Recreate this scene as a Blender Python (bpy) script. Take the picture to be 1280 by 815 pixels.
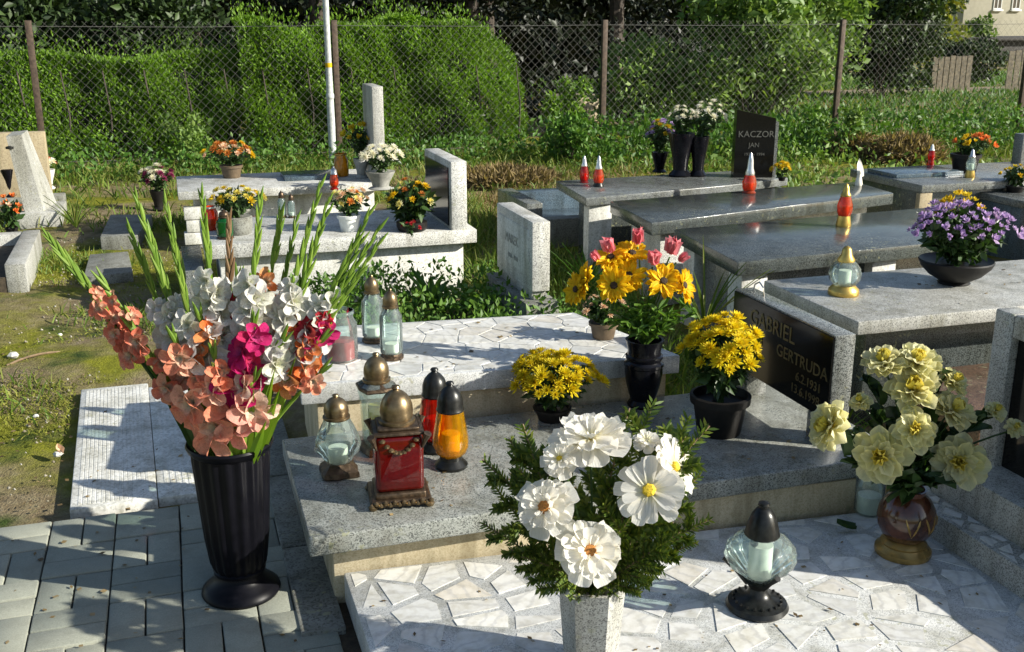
import bpy, bmesh, math, random
import numpy as np
from mathutils import Vector, Matrix
R = math.radians
rng = np.random.default_rng(7); random.seed(7)
for o in list(bpy.data.objects): bpy.data.objects.remove(o)
scene = bpy.context.scene
col = scene.collection

# ------------------------------------------------------------------ camera, sky, sun, exposure
FPX, CX, CY, CAMH = 1330.0, 640.0, 407.5, 1.6           # focal length in px of the 1280 px wide photo
PITCH, YAW = math.atan(387/1330.0), R(17.6)
FH = Vector((math.sin(YAW), math.cos(YAW), 0)); RT = Vector((math.cos(YAW), -math.sin(YAW), 0)); UPZ = Vector((0,0,1))
FW = FH*math.cos(PITCH) - UPZ*math.sin(PITCH); UP = FH*math.sin(PITCH) + UPZ*math.cos(PITCH)
CAM = Vector((0,0,CAMH))
cd = bpy.data.cameras.new('camera'); cam = bpy.data.objects.new('camera', cd); col.objects.link(cam)
cd.sensor_width = 36; cd.lens = 36*FPX/1280; cd.clip_end = 400; cd.clip_start = .05
cam.location = CAM; cam.rotation_euler = (math.pi/2-PITCH, 0, -YAW); scene.camera = cam
SUN_EL, SUN_AZ = R(26), R(32)        # shadows run towards -X turned SUN_AZ towards +Y
to_sun = Vector((math.cos(SUN_AZ)*math.cos(SUN_EL), -math.sin(SUN_AZ)*math.cos(SUN_EL), math.sin(SUN_EL)))
world = bpy.data.worlds.new('World'); scene.world = world; world.use_nodes = True
wn = world.node_tree.nodes; bgn = wn['Background']
sky = wn.new('ShaderNodeTexSky'); sky.sky_type = 'NISHITA'; sky.sun_disc = False
sky.sun_elevation = SUN_EL; sky.sun_rotation = math.atan2(to_sun.x, to_sun.y)
world.node_tree.links.new(sky.outputs[0], bgn.inputs[0]); bgn.inputs[1].default_value = 0.085
sd = bpy.data.lights.new('sun', 'SUN'); sun = bpy.data.objects.new('sun', sd); col.objects.link(sun)
sd.energy = 5.0; sd.angle = R(.55); sd.color = (1, .95, .84)
sun.rotation_euler = (-to_sun).to_track_quat('-Z', 'Y').to_euler(); sun.location = (6, -4, 8)
vs = scene.view_settings; vs.view_transform = 'Standard'; vs.look = 'None'; vs.exposure = 0.85; vs.gamma = 1; vs.use_curve_mapping = False

# ------------------------------------------------------------------ pixel helpers
def ray(x, y): return FW + RT*((x-CX)/FPX) + UP*((CY-y)/FPX)
def P(x, y, z=0.0):
    d = ray(x, y); return CAM + d*((z-CAMH)/d.z)
def at(x, y, q):                                         # point on pixel ray at the same distance as q
    d = ray(x, y); return CAM + d*((Vector(q)-CAM).dot(FH)/d.dot(FH))
def dep(x, y, D):
    d = ray(x, y); return CAM + d*(D/d.dot(FH))
def depth(q): return (Vector(q)-CAM).dot(FH)

# ------------------------------------------------------------------ objects
WL = {}
def setp(o, label=None, cat=None, group=None, kind=None):
    if label: o['label'] = label
    if cat: o['category'] = cat
    if group: o['group'] = group
    if kind: o['kind'] = kind
    return o
def thing(name, loc, label, cat, group=None, rz=0):
    o = bpy.data.objects.new(name, None); col.objects.link(o); o.empty_display_size = .05
    o.location = loc; o.rotation_euler = (0, 0, rz); WL[o.name] = Vector(loc)
    return setp(o, label, cat, group)
def link(name, me, parent=None, loc=None, mw=None):
    o = bpy.data.objects.new(name, me); col.objects.link(o)
    if parent is not None: o.parent = parent
    if mw is not None: o.matrix_local = mw
    elif loc is not None: o.location = loc
    return o
def mesh(name, vf, mat, smooth=True, ang=38):
    v, f = vf
    me = bpy.data.meshes.new(name); me.from_pydata([tuple(p) for p in v], [], [tuple(q) for q in f]); me.update()
    if mat is not None: me.materials.append(mat)
    if smooth:
        me.shade_smooth(); me.set_sharp_from_angle(angle=R(ang))
    return me
def obj(name, vf, mat, parent=None, world=False, smooth=True, ang=38):
    """world=True: vertices are in world space, parent is an unrotated Empty (or a part of one)"""
    v, f = vf
    L = WL.get(parent.name, Vector()) if parent is not None else Vector()
    if world and parent is not None: v = [Vector(p)-L for p in v]
    if parent is None and world:
        v = [Vector(p) for p in v]
        lo = Vector((sum(p.x for p in v)/len(v), sum(p.y for p in v)/len(v), min(p.z for p in v)))
        v = [p-lo for p in v]
        o = link(name, mesh(name, (v, f), mat, smooth, ang), None, lo); WL[o.name] = lo; return o
    o = link(name, mesh(name, (v, f), mat, smooth, ang), parent); WL[o.name] = L
    return o
def fast(name, V, F, mat, parent=None, smooth=False):
    """numpy mesh: V (n,3), F (m,k) constant k"""
    me = bpy.data.meshes.new(name); n, (m, k) = len(V), F.shape
    me.vertices.add(n); me.vertices.foreach_set('co', np.asarray(V, np.float32).ravel())
    me.loops.add(m*k); me.loops.foreach_set('vertex_index', np.asarray(F, np.int32).ravel())
    me.polygons.add(m); me.polygons.foreach_set('loop_start', np.arange(0, m*k, k, dtype=np.int32))
    if smooth: me.polygons.foreach_set('use_smooth', np.ones(m, bool))
    me.update(calc_edges=True); me.materials.append(mat)
    return link(name, me, parent)

# ------------------------------------------------------------------ shapes -> (verts, faces)
def join(*l):
    V, F = [], []
    for v, f in l:
        n = len(V); V += list(v); F += [tuple(i+n for i in q) for q in f]
    return V, F
def tf(vf, M): return [M @ Vector(p) for p in vf[0]], vf[1]
def mv(vf, d): d = Vector(d); return [Vector(p)+d for p in vf[0]], vf[1]
def prism(poly, z0, z1, bev=0.004, seg=2):
    bm = bmesh.new(); n = len(poly)
    b = [bm.verts.new((p[0], p[1], z0)) for p in poly]; t = [bm.verts.new((p[0], p[1], z1)) for p in poly]
    a = sum(poly[i][0]*poly[(i+1)%n][1]-poly[(i+1)%n][0]*poly[i][1] for i in range(n))
    if a < 0: b.reverse(); t.reverse()
    bm.faces.new(t); bm.faces.new(b[::-1])
    for i in range(n): bm.faces.new((b[i], b[(i+1)%n], t[(i+1)%n], t[i]))
    if bev: bmesh.ops.bevel(bm, geom=bm.edges[:], offset=bev, segments=seg, affect='EDGES', profile=.5)
    bm.verts.index_update(); r = [v.co.copy() for v in bm.verts], [[v.index for v in f.verts] for f in bm.faces]
    bm.free(); return r
def box(x0, x1, y0, y1, z0, z1, bev=0.004, seg=2): return prism([(x0,y0),(x1,y0),(x1,y1),(x0,y1)], z0, z1, bev, seg)
def lathe(prof, seg=24, flute=0, nf=12, sq=0):
    """prof [(r,z)...]; flute: relative ripple; sq: squareness 0..1"""
    V, F = [], []
    for r, z in prof:
        for i in range(seg):
            a = 2*math.pi*i/seg; k = 1+flute*math.cos(nf*a)
            if sq: k *= (1-sq)+sq/max(abs(math.cos(a)), abs(math.sin(a)))
            V.append(Vector((r*k*math.cos(a), r*k*math.sin(a), z)))
    n = len(prof)
    for j in range(n-1):
        for i in range(seg):
            F.append((j*seg+i, j*seg+(i+1)%seg, (j+1)*seg+(i+1)%seg, (j+1)*seg+i))
    if prof[0][0] > 1e-4: F.append(tuple(range(seg))[::-1])
    if prof[-1][0] > 1e-4: F.append(tuple((n-1)*seg+i for i in range(seg)))
    return V, F
def lathe_open(prof, seg=24, flute=0, nf=12, sq=0):
    V, F = lathe(prof, seg, flute, nf, sq); return V, [f for f in F if len(f) == 4]
def tube(pts, rad, seg=8, cap=True):
    pts = [Vector(p) for p in pts]; n = len(pts)
    if not hasattr(rad, '__len__'): rad = [rad]*n
    V, F = [], []; up = Vector((.13, .21, .97))
    for i in range(n):
        t = (pts[min(i+1, n-1)]-pts[max(i-1, 0)]).normalized()
        a = t.cross(up)
        if a.length < .05: a = t.cross(Vector((1, 0, 0)))
        a.normalize(); b = t.cross(a)
        for k in range(seg):
            w = 2*math.pi*k/seg; V.append(pts[i]+(a*math.cos(w)+b*math.sin(w))*rad[i])
    for i in range(n-1):
        for k in range(seg): F.append((i*seg+k, i*seg+(k+1)%seg, (i+1)*seg+(k+1)%seg, (i+1)*seg+k))
    if cap: F.append(tuple(range(seg))[::-1]); F.append(tuple((n-1)*seg+k for k in range(seg)))
    return V, F
def bez(a, b, c, n=8):
    a, b, c = Vector(a), Vector(b), Vector(c)
    return [a*(1-t)**2+b*2*t*(1-t)+c*t*t for t in [i/(n-1) for i in range(n)]]
def blade(wid, length, cup=.2, bend=.2, nu=5, nv=6, tip=.0, prof=None, ruffle=0, seed=0):
    """petal or leaf along +Y, normal +Z"""
    rr = random.Random(seed); V, F = [], []
    for j in range(nv):
        t = j/(nv-1)
        w = prof(t) if prof else math.sin(math.pi*min(1, .12+.88*t)**.9)**.7
        for i in range(nu):
            u = (i/(nu-1)-.5)*2
            z = cup*wid*(u*u) + bend*length*t*t
            if ruffle: z += ruffle*length*t*math.sin(u*5+rr.random()*2)*(abs(u)*.7+.3)
            V.append(Vector((u*wid*.5*w, t*length-(tip*abs(u)*length if j == nv-1 else 0), z)))
    for j in range(nv-1):
        for i in range(nu-1): F.append((j*nu+i, j*nu+i+1, (j+1)*nu+i+1, (j+1)*nu+i))
    return V, F
def frame(n, roll=0):
    """rotation whose +Z is n"""
    n = Vector(n).normalized(); return n.to_track_quat('Z', 'Y').to_matrix().to_4x4() @ Matrix.Rotation(roll, 4, 'Z')
def poly_clip(poly, px, py, nx, ny):
    out = []
    for i in range(len(poly)):
        a, b = poly[i], poly[(i+1)%len(poly)]
        da, db = (a[0]-px)*nx+(a[1]-py)*ny, (b[0]-px)*nx+(b[1]-py)*ny
        if da <= 0: out.append(a)
        if da*db < 0:
            t = da/(da-db); out.append((a[0]+(b[0]-a[0])*t, a[1]+(b[1]-a[1])*t))
    return out
def cells(poly, step, jit, rd, joint):
    """irregular crazy-paving polygons inside poly"""
    xs, ys = [p[0] for p in poly], [p[1] for p in poly]
    S = []; j = 0; y = min(ys)-step/2
    while y < max(ys)+step:
        x = min(xs)-step/2+(j%2)*step*.5
        while x < max(xs)+step:
            S.append((x+rd.uniform(-jit, jit)*step, y+rd.uniform(-jit, jit)*step*.8)); x += step*rd.uniform(.95, 1.35)
        y += step*.8; j += 1
    res = []
    for i, s in enumerate(S):
        c = list(poly)
        for k, t in enumerate(S):
            if k == i or abs(t[0]-s[0]) > 3*step or abs(t[1]-s[1]) > 3*step: continue
            nx, ny = t[0]-s[0], t[1]-s[1]; L = math.hypot(nx, ny)
            if L < 1e-6: continue
            nx /= L; ny /= L
            c = poly_clip(c, (s[0]+t[0])/2-nx*joint/2, (s[1]+t[1])/2-ny*joint/2, nx, ny)
            if len(c) < 3: break
        if len(c) >= 3:
            ar = abs(sum(c[q][0]*c[(q+1)%len(c)][1]-c[(q+1)%len(c)][0]*c[q][1] for q in range(len(c))))/2
            # drop near-duplicate corners
            cc = [c[0]]
            for q in c[1:]:
                if math.hypot(q[0]-cc[-1][0], q[1]-cc[-1][1]) > .006: cc.append(q)
            if len(cc) > 2 and math.hypot(cc[0][0]-cc[-1][0], cc[0][1]-cc[-1][1]) < .006: cc.pop()
            if ar > step*step*.12 and len(cc) >= 3: res.append(cc)
    return res
def text_vf(s, size, depth=.002):
    cu = bpy.data.curves.new('t', 'FONT'); cu.body = s; cu.size = size; cu.extrude = depth; cu.align_x = 'CENTER'; cu.resolution_u = 3
    o = bpy.data.objects.new('t', cu); col.objects.link(o)
    me = bpy.data.meshes.new_from_object(o.evaluated_get(bpy.context.evaluated_depsgraph_get()))
    r = [v.co.copy() for v in me.vertices], [tuple(p.vertices) for p in me.polygons]
    bpy.data.objects.remove(o); bpy.data.curves.remove(cu); bpy.data.meshes.remove(me); return r

# ------------------------------------------------------------------ materials
M = {}
def nt(name):
    m = bpy.data.materials.new(name); m.use_nodes = True; M[name] = m
    n = m.node_tree.nodes; return m, n, m.node_tree.links, n['Principled BSDF']
def ramp(n, l, src, stops, interp='LINEAR'):
    r = n.new('ShaderNodeValToRGB'); r.color_ramp.interpolation = interp
    e = r.color_ramp.elements
    while len(e) < len(stops): e.new(.5)
    for k, (p, c) in enumerate(stops): e[k].position = p; e[k].color = tuple(c)+(1,)
    l.new(src, r.inputs[0]); return r.outputs[0]
def noise(n, l, scale, detail=4, rough=.55, vec=None, dist=0):
    t = n.new('ShaderNodeTexNoise'); t.inputs['Scale'].default_value = scale; t.inputs['Detail'].default_value = detail
    t.inputs['Roughness'].default_value = rough; t.inputs['Distortion'].default_value = dist
    if vec: l.new(vec, t.inputs['Vector'])
    return t
def mix(n, l, f, a, b, mode='MIX'):
    m = n.new('ShaderNodeMix'); m.data_type = 'RGBA'; m.blend_type = mode
    for k, v in ((0, f), (6, a), (7, b)):
        if isinstance(v, (tuple, list)): m.inputs[k].default_value = tuple(v)+(1,)
        elif isinstance(v, (int, float)): m.inputs[k].default_value = v
        else: l.new(v, m.inputs[k])
    return m.outputs[2]
def wco(n): return n.new('ShaderNodeNewGeometry').outputs['Position']
def bump(n, l, h, s, d=.01):
    b = n.new('ShaderNodeBump'); b.inputs['Strength'].default_value = s; b.inputs['Distance'].default_value = d
    l.new(h, b.inputs['Height']); return b.outputs[0]
def plain(name, c, rough=.5, metal=0, var=.12, sc=30, spec=.5, coat=0, bmp=0):
    m, n, l, b = nt(name); v = wco(n); t = noise(n, l, sc, 3, vec=v)
    lo = tuple(x*(1-var) for x in c); hi = tuple(min(1, x*(1+var)) for x in c)
    l.new(ramp(n, l, t.outputs[0], [(.3, lo), (.7, hi)]), b.inputs['Base Color'])
    t2 = noise(n, l, sc*.4, 3, vec=v)
    mr = n.new('ShaderNodeMapRange'); l.new(t2.outputs[0], mr.inputs[0]); mr.inputs[3].default_value = max(.02, rough*.75); mr.inputs[4].default_value = min(1, rough*1.3)
    l.new(mr.outputs[0], b.inputs['Roughness'])
    b.inputs['Metallic'].default_value = metal; b.inputs['Specular IOR Level'].default_value = spec; b.inputs['Coat Weight'].default_value = coat
    if bmp: l.new(bump(n, l, t.outputs[0], bmp, .004), b.inputs['Normal'])
    return m
def granite(name, c1, c2, c3, sc=140, rough=.35, dirt=.25, dirtc=(.12,.10,.07), mid=.5):
    """speckled stone: c1 pale grain, c2 mid, c3 dark grain"""
    m, n, l, b = nt(name); v = wco(n)
    vo = n.new('ShaderNodeTexVoronoi'); vo.inputs['Scale'].default_value = sc*2.2; l.new(v, vo.inputs['Vector'])
    sp = n.new('ShaderNodeSeparateColor'); l.new(vo.outputs['Color'], sp.inputs[0])
    g = ramp(n, l, sp.outputs[0], [(.0, c3), (mid*.4, c3), (mid*.46, c2), (mid, c2), (mid*1.1, c1), (1, c1)], 'LINEAR')
    big = noise(n, l, 3.2, 5, .65, v); big2 = noise(n, l, 17, 4, .6, v)
    f = n.new('ShaderNodeMath'); f.operation = 'MULTIPLY'; l.new(big.outputs[0], f.inputs[0]); l.new(big2.outputs[0], f.inputs[1])
    mr = n.new('ShaderNodeMapRange'); l.new(f.outputs[0], mr.inputs[0]); mr.inputs[1].default_value = .2; mr.inputs[2].default_value = .42; mr.inputs[4].default_value = dirt
    c0 = mix(n, l, mr.outputs[0], g, dirtc)
    # rain streak stains and small lichen spots
    ms = n.new('ShaderNodeMapping'); ms.inputs['Scale'].default_value = (9, 9, 1.2); l.new(v, ms.inputs[0])
    stn = noise(n, l, 1.0, 5, .7, ms.outputs[0])
    c0 = mix(n, l, 1.0, c0, ramp(n, l, stn.outputs[0], [(.34, (.62,.61,.56)), (.56, (1,1,1))]), 'MULTIPLY')
    li = noise(n, l, 42, 2, .5, v); lm = noise(n, l, 2.1, 3, .6, v)
    lf = n.new('ShaderNodeMath'); lf.operation = 'MULTIPLY'; l.new(ramp(n, l, li.outputs[0], [(.62, (0,0,0)), (.67, (.6,.6,.6))]), lf.inputs[0]); l.new(ramp(n, l, lm.outputs[0], [(.5, (0,0,0)), (.62, (1,1,1))]), lf.inputs[1])
    l.new(mix(n, l, lf.outputs[0], c0, (.30,.30,.17)), b.inputs['Base Color'])
    r2 = n.new('ShaderNodeMapRange'); l.new(big2.outputs[0], r2.inputs[0]); r2.inputs[1].default_value = .3; r2.inputs[2].default_value = .7
    r2.inputs[3].default_value = rough*.8; r2.inputs[4].default_value = min(1, rough*1.35); l.new(r2.outputs[0], b.inputs['Roughness'])
    l.new(bump(n, l, sp.outputs[0], .12, .002), b.inputs['Normal']); return m
granite('granite_grey', (.50,.50,.46), (.37,.37,.34), (.19,.19,.18), 150, .4)
granite('granite_pale', (.66,.66,.62), (.50,.50,.47), (.24,.24,.23), 130, .5, .2)
granite('granite_dark', (.11,.125,.12), (.055,.065,.062), (.02,.022,.022), 170, .13, .12)
granite('granite_mid', (.25,.265,.255), (.14,.15,.145), (.05,.055,.055), 150, .22, .2)
granite('granite_blue', (.12,.17,.21), (.07,.105,.14), (.03,.04,.05), 150, .15, .15)
granite('terrazzo', (.70,.71,.69), (.58,.59,.58), (.38,.39,.39), 190, .38, .14)
granite('granite_green', (.36,.375,.345), (.25,.265,.24), (.10,.105,.10), 150, .28, .3)
granite('concrete_white', (.70,.70,.66), (.62,.62,.58), (.50,.50,.46), 60, .7, .3, (.36,.33,.26))
granite('concrete_tan', (.58,.50,.34), (.52,.44,.29), (.46,.38,.24), 120, .8, .22, (.30,.21,.10))
granite('concrete_grey', (.23,.235,.21), (.19,.195,.17), (.12,.12,.105), 80, .85, .4, (.12,.11,.08))
granite('stone_brown', (.19,.12,.075), (.14,.085,.05), (.06,.04,.03), 120, .3, .2)
granite('sandstone', (.36,.30,.19), (.32,.265,.165), (.26,.21,.13), 70, .8, .25, (.4,.32,.2))
def pavmat():
    m, n, l, b = nt('paver'); v = wco(n); oi = n.new('ShaderNodeObjectInfo')
    c = ramp(n, l, oi.outputs['Random'], [(0, (.25,.27,.225)), (.5, (.30,.315,.26)), (1, (.36,.37,.30))])
    t = noise(n, l, 240, 3, .7, v); t2 = noise(n, l, 9, 5, .65, v)
    c = mix(n, l, .55, c, ramp(n, l, t.outputs[0], [(.3, (.45,.45,.45)), (.7, (1,1,1))]), 'MULTIPLY')
    mr = n.new('ShaderNodeMapRange'); l.new(t2.outputs[0], mr.inputs[0]); mr.inputs[1].default_value = .45; mr.inputs[2].default_value = .75; mr.inputs[4].default_value = .55
    l.new(mix(n, l, mr.outputs[0], c, (.15,.15,.115)), b.inputs['Base Color']); b.inputs['Roughness'].default_value = .85
    l.new(bump(n, l, t.outputs[0], .35, .003), b.inputs['Normal'])
pavmat()
def marble():
    m, n, l, b = nt('marble'); v = wco(n); oi = n.new('ShaderNodeObjectInfo')
    base = ramp(n, l, oi.outputs['Random'], [(0, (.74,.73,.68)), (.35, (.66,.66,.64)), (.6, (.76,.75,.70)), (.8, (.58,.59,.58)), (1, (.70,.65,.56))])
    # each chip has its veins turned its own way
    mp = n.new('ShaderNodeVectorRotate'); mp.rotation_type = 'Z_AXIS'; l.new(v, mp.inputs['Vector'])
    mu = n.new('ShaderNodeMath'); mu.operation = 'MULTIPLY'; mu.inputs[1].default_value = 6.28; l.new(oi.outputs['Random'], mu.inputs[0]); l.new(mu.outputs[0], mp.inputs['Angle'])
    w = n.new('ShaderNodeTexWave'); w.inputs['Scale'].default_value = 7; w.inputs['Distortion'].default_value = 7; w.inputs['Detail'].default_value = 4; w.inputs['Detail Scale'].default_value = 2
    l.new(mp.outputs[0], w.inputs['Vector'])
    f = ramp(n, l, w.outputs[0], [(0, (.45,.45,.45)), (.25, (.05,.05,.05)), (1, (0,0,0))])
    cm = mix(n, l, f, base, (.42,.42,.42)); dn = noise(n, l, 26, 5, .65, v)
    l.new(mix(n, l, 1.0, cm, ramp(n, l, dn.outputs[0], [(.3, (.74,.72,.66)), (.6, (1,1,1))]), 'MULTIPLY'), b.inputs['Base Color']); b.inputs['Roughness'].default_value = .3
marble()
def blackstone(name, c, rough):
    m, n, l, b = nt(name); v = wco(n); t = noise(n, l, 300, 2, .5, v)
    l.new(ramp(n, l, t.outputs[0], [(.35, tuple(x*.6 for x in c)), (.7, tuple(x*1.5 for x in c))]), b.inputs['Base Color'])
    t2 = noise(n, l, 6, 4, .6, v); mr = n.new('ShaderNodeMapRange'); l.new(t2.outputs[0], mr.inputs[0]); mr.inputs[3].default_value = rough*.6; mr.inputs[4].default_value = rough*1.6
    l.new(mr.outputs[0], b.inputs['Roughness']); b.inputs['Specular IOR Level'].default_value = .18
blackstone('black_stone', (.008,.008,.007), .1)
plain('black_gloss', (.006,.006,.008), .16, var=.3, spec=.25)
plain('black_plastic', (.004,.004,.006), .36, var=.25, spec=.13)
plain('black_metal', (.02,.021,.02), .32, .5, var=.4, sc=60)
plain('bronze', (.21,.155,.085), .34, .85, var=.35, sc=45, bmp=.15)
plain('bronze_dark', (.10,.07,.045), .4, .75, var=.5, sc=70, bmp=.4)
plain('silver', (.55,.55,.53), .3, .9, var=.2)
plain('gold', (.55,.38,.10), .35, .8, var=.2)
plain('gold_letter', (.15,.12,.055), .45, .4, var=.3)
plain('white_plastic', (.75,.77,.74), .4)
plain('wax', (.75,.72,.62), .5)
plain('pot_dark', (.010,.009,.008), .5, var=.4, spec=.3)
plain('pot_brown', (.12,.085,.05), .55, var=.3)
plain('ceramic_brown', (.065,.024,.012), .16, var=.55, sc=22, coat=.4)
plain('ceramic_gold', (.36,.23,.07), .3, .55, var=.3)
plain('post_metal', (.075,.052,.036), .7, .2, var=.45, sc=25)
plain('wire', (.11,.11,.10), .6, .2, var=.3)
plain('pole_white', (.44,.46,.45), .45, var=.25)
plain('soil', (.055,.042,.026), .95, var=.45, sc=40, bmp=.8)
plain('wood_grey', (.24,.20,.14), .8, var=.4, sc=18)
plain('dark_wood', (.03,.027,.024), .8, var=.4)
plain('plaster', (.40,.375,.29), .85, var=.08, sc=5)
plain('roof_tile', (.16,.07,.045), .8, var=.3)
plain('window_glass', (.03,.035,.04), .1)
plain('window_frame', (.6,.6,.57), .5)
plain('bark', (.05,.038,.028), .9, var=.45, sc=22, bmp=.6)
plain('twig', (.16,.11,.06), .8, var=.4)
plain('ceramic_grey', (.30,.30,.27), .6, var=.25)
def glass(name, tint, refl=.9, dens=.0, rough=.03):
    """thin glass wall: tinted see-through with Fresnel reflection and a little milky body"""
    m, n, l, b = nt(name); out = n['Material Output']
    tr = n.new('ShaderNodeBsdfTransparent'); tr.inputs[0].default_value = tuple(tint)+(1,)
    gl = n.new('ShaderNodeBsdfGlossy'); gl.inputs['Roughness'].default_value = rough; gl.inputs[0].default_value = (refl, refl, refl, 1)
    tl = n.new('ShaderNodeBsdfTranslucent'); tl.inputs[0].default_value = tuple(min(1, x) for x in tint)+(1,)
    df = n.new('ShaderNodeBsdfDiffuse'); df.inputs[0].default_value = tuple(min(1, x) for x in tint)+(1,)
    ad = n.new('ShaderNodeMixShader'); ad.inputs[0].default_value = .45; l.new(tl.outputs[0], ad.inputs[1]); l.new(df.outputs[0], ad.inputs[2])
    v = wco(n); t = noise(n, l, 60, 3, .6, v); mr = n.new('ShaderNodeMapRange'); l.new(t.outputs[0], mr.inputs[0]); mr.inputs[3].default_value = dens*.5; mr.inputs[4].default_value = min(1, dens*1.5)
    m1 = n.new('ShaderNodeMixShader'); l.new(mr.outputs[0], m1.inputs[0]); l.new(tr.outputs[0], m1.inputs[1]); l.new(ad.outputs[0], m1.inputs[2])
    fr = n.new('ShaderNodeFresnel'); fr.inputs[0].default_value = 1.5
    m2 = n.new('ShaderNodeMixShader'); l.new(fr.outputs[0], m2.inputs[0]); l.new(m1.outputs[0], m2.inputs[1]); l.new(gl.outputs[0], m2.inputs[2])
    l.new(m2.outputs[0], out.inputs[0]); n.remove(b); return m
glass('glass_clear', (.80,.92,.89), dens=.2)
glass('glass_red', (.72,.035,.014), dens=.36)
glass('glass_deep_red', (.30,.012,.008), dens=.5)
glass('glass_amber', (.95,.52,.015), dens=.34)
glass('glass_green', (.02,.28,.06), dens=.4)
glass('glass_orange', (.85,.13,.03), dens=.5)
def leafmat(name, c1, c2, c3=None, tl=.3, rough=.5, tlc=None, spec=.35):
    m, n, l, b = nt(name); out = n['Material Output']; g = n.new('ShaderNodeNewGeometry'); oi = n.new('ShaderNodeObjectInfo')
    add = n.new('ShaderNodeMath'); add.operation = 'ADD'; l.new(g.outputs['Random Per Island'], add.inputs[0]); l.new(oi.outputs['Random'], add.inputs[1])
    fr = n.new('ShaderNodeMath'); fr.operation = 'FRACT'; l.new(add.outputs[0], fr.inputs[0])
    c = ramp(n, l, fr.outputs[0], [(0, c1), (.55, c2), (1, c3 or c2)])
    t = noise(n, l, 1.7, 3, .6, g.outputs['Position'])
    c = mix(n, l, 1.0, c, ramp(n, l, t.outputs[0], [(.3, (.72,.72,.72)), (.7, (1.15,1.15,1.1))]), 'MULTIPLY')
    l.new(c, b.inputs['Base Color']); b.inputs['Roughness'].default_value = rough; b.inputs['Specular IOR Level'].default_value = spec
    tr = n.new('ShaderNodeBsdfTranslucent')
    tm = mix(n, l, 1.0, c, tlc or (1.25, 1.3, .6), 'MULTIPLY'); l.new(tm, tr.inputs[0])
    ms = n.new('ShaderNodeMixShader'); ms.inputs[0].default_value = tl; l.new(b.outputs[0], ms.inputs[1]); l.new(tr.outputs[0], ms.inputs[2]); l.new(ms.outputs[0], out.inputs[0])
    return m
leafmat('leaf_hedge', (.08,.17,.013), (.14,.265,.02), (.20,.34,.034), tl=.36)
leafmat('leaf_bush', (.08,.15,.03), (.15,.25,.05), (.24,.34,.09))
leafmat('leaf_dark', (.018,.035,.012), (.035,.065,.018), (.06,.10,.028), tl=.15)
leafmat('leaf_forest_shaded', (.005,.009,.004), (.009,.016,.005), (.014,.024,.007), tl=.06)  # darkened well below real leaves, deep shade put into the colour
leafmat('leaf_lime', (.12,.17,.02), (.20,.23,.03), (.28,.26,.04))
leafmat('grass', (.075,.14,.018), (.13,.20,.025), (.23,.235,.06), rough=.6)
leafmat('grass_dry', (.20,.15,.07), (.28,.21,.10), (.14,.10,.05), rough=.8)
leafmat('weed', (.04,.105,.014), (.07,.165,.02), (.12,.215,.035))
leafmat('leaf_plant', (.055,.13,.02), (.10,.20,.03), (.15,.26,.045))
leafmat('leaf_conifer', (.04,.075,.012), (.085,.14,.018), (.18,.21,.03), tl=.2)
leafmat('leaf_rose', (.02,.045,.012), (.035,.075,.018), (.055,.105,.028), tl=.15, rough=.4)
leafmat('leaf_glad', (.13,.24,.025), (.19,.32,.04), (.26,.38,.06), tl=.35)
leafmat('leaf_glad_dark', (.025,.06,.015), (.045,.10,.02), (.06,.12,.03), tl=.15)
leafmat('bud_brown', (.16,.09,.05), (.22,.14,.07), tl=.2)
def petalmat(name, c1, c2, c3=None, tl=.3, throat=None, rough=.55):
    m = leafmat(name, c1, c2, c3, tl, rough, (1.05, 1.0, .95), .25)
    # fine veins along each petal (petals are built along their own Y axis) and a tinted heart
    n, l = m.node_tree.nodes, m.node_tree.links; b = n['Principled BSDF']; src = b.inputs['Base Color'].links[0].from_socket
    tc = n.new('ShaderNodeTexCoord'); mp = n.new('ShaderNodeMapping'); mp.inputs['Scale'].default_value = (26, 1.6, 1); l.new(tc.outputs['Object'], mp.inputs[0])
    w = noise(n, l, 1.0, 3, .6, mp.outputs[0])
    c = mix(n, l, 1.0, src, ramp(n, l, w.outputs[0], [(.32, (.84,.83,.80)), (.6, (1,1,1))]), 'MULTIPLY')
    if throat:
        sx = n.new('ShaderNodeSeparateXYZ'); l.new(tc.outputs['Object'], sx.inputs[0])
        c = mix(n, l, ramp(n, l, sx.outputs[1], [(.10, (1,1,1)), (.42, (0,0,0))]), c, throat)
    l.new(c, b.inputs['Base Color'])
    l.new(bump(n, l, w.outputs[0], .25, .02), b.inputs['Normal'])
    return m
petalmat('petal_white', (.88,.88,.87), (.90,.90,.88), (.88,.87,.82), tl=.5, throat=(.80,.78,.50))
petalmat('petal_cream', (.86,.85,.50), (.87,.86,.58), (.86,.83,.40), tl=.42, throat=(.84,.72,.16))
petalmat('petal_cream_heart', (.82,.70,.10), (.82,.74,.20), (.8,.66,.08))
petalmat('petal_yellow', (.80,.50,.015), (.82,.60,.02), (.82,.66,.04))
petalmat('petal_gold', (.84,.48,.010), (.85,.57,.012), (.85,.64,.02))
petalmat('petal_mum', (.82,.62,.012), (.84,.72,.018), (.82,.56,.01))
petalmat('petal_pink', (.80,.16,.22), (.84,.28,.34), (.85,.38,.42), tl=.4)
petalmat('petal_salmon', (.75,.16,.08), (.80,.26,.14), (.80,.36,.23))
petalmat('petal_orange', (.80,.17,.03), (.82,.25,.06), (.82,.33,.10))
petalmat('petal_magenta', (.42,.01,.07), (.55,.015,.13), (.60,.02,.20))
petalmat('petal_crimson', (.40,.01,.02), (.52,.02,.04), (.6,.05,.05))
petalmat('petal_purple', (.42,.27,.60), (.56,.40,.72), (.68,.52,.80))
petalmat('petal_plum', (.16,.02,.07), (.26,.03,.11), (.35,.06,.14))
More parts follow.
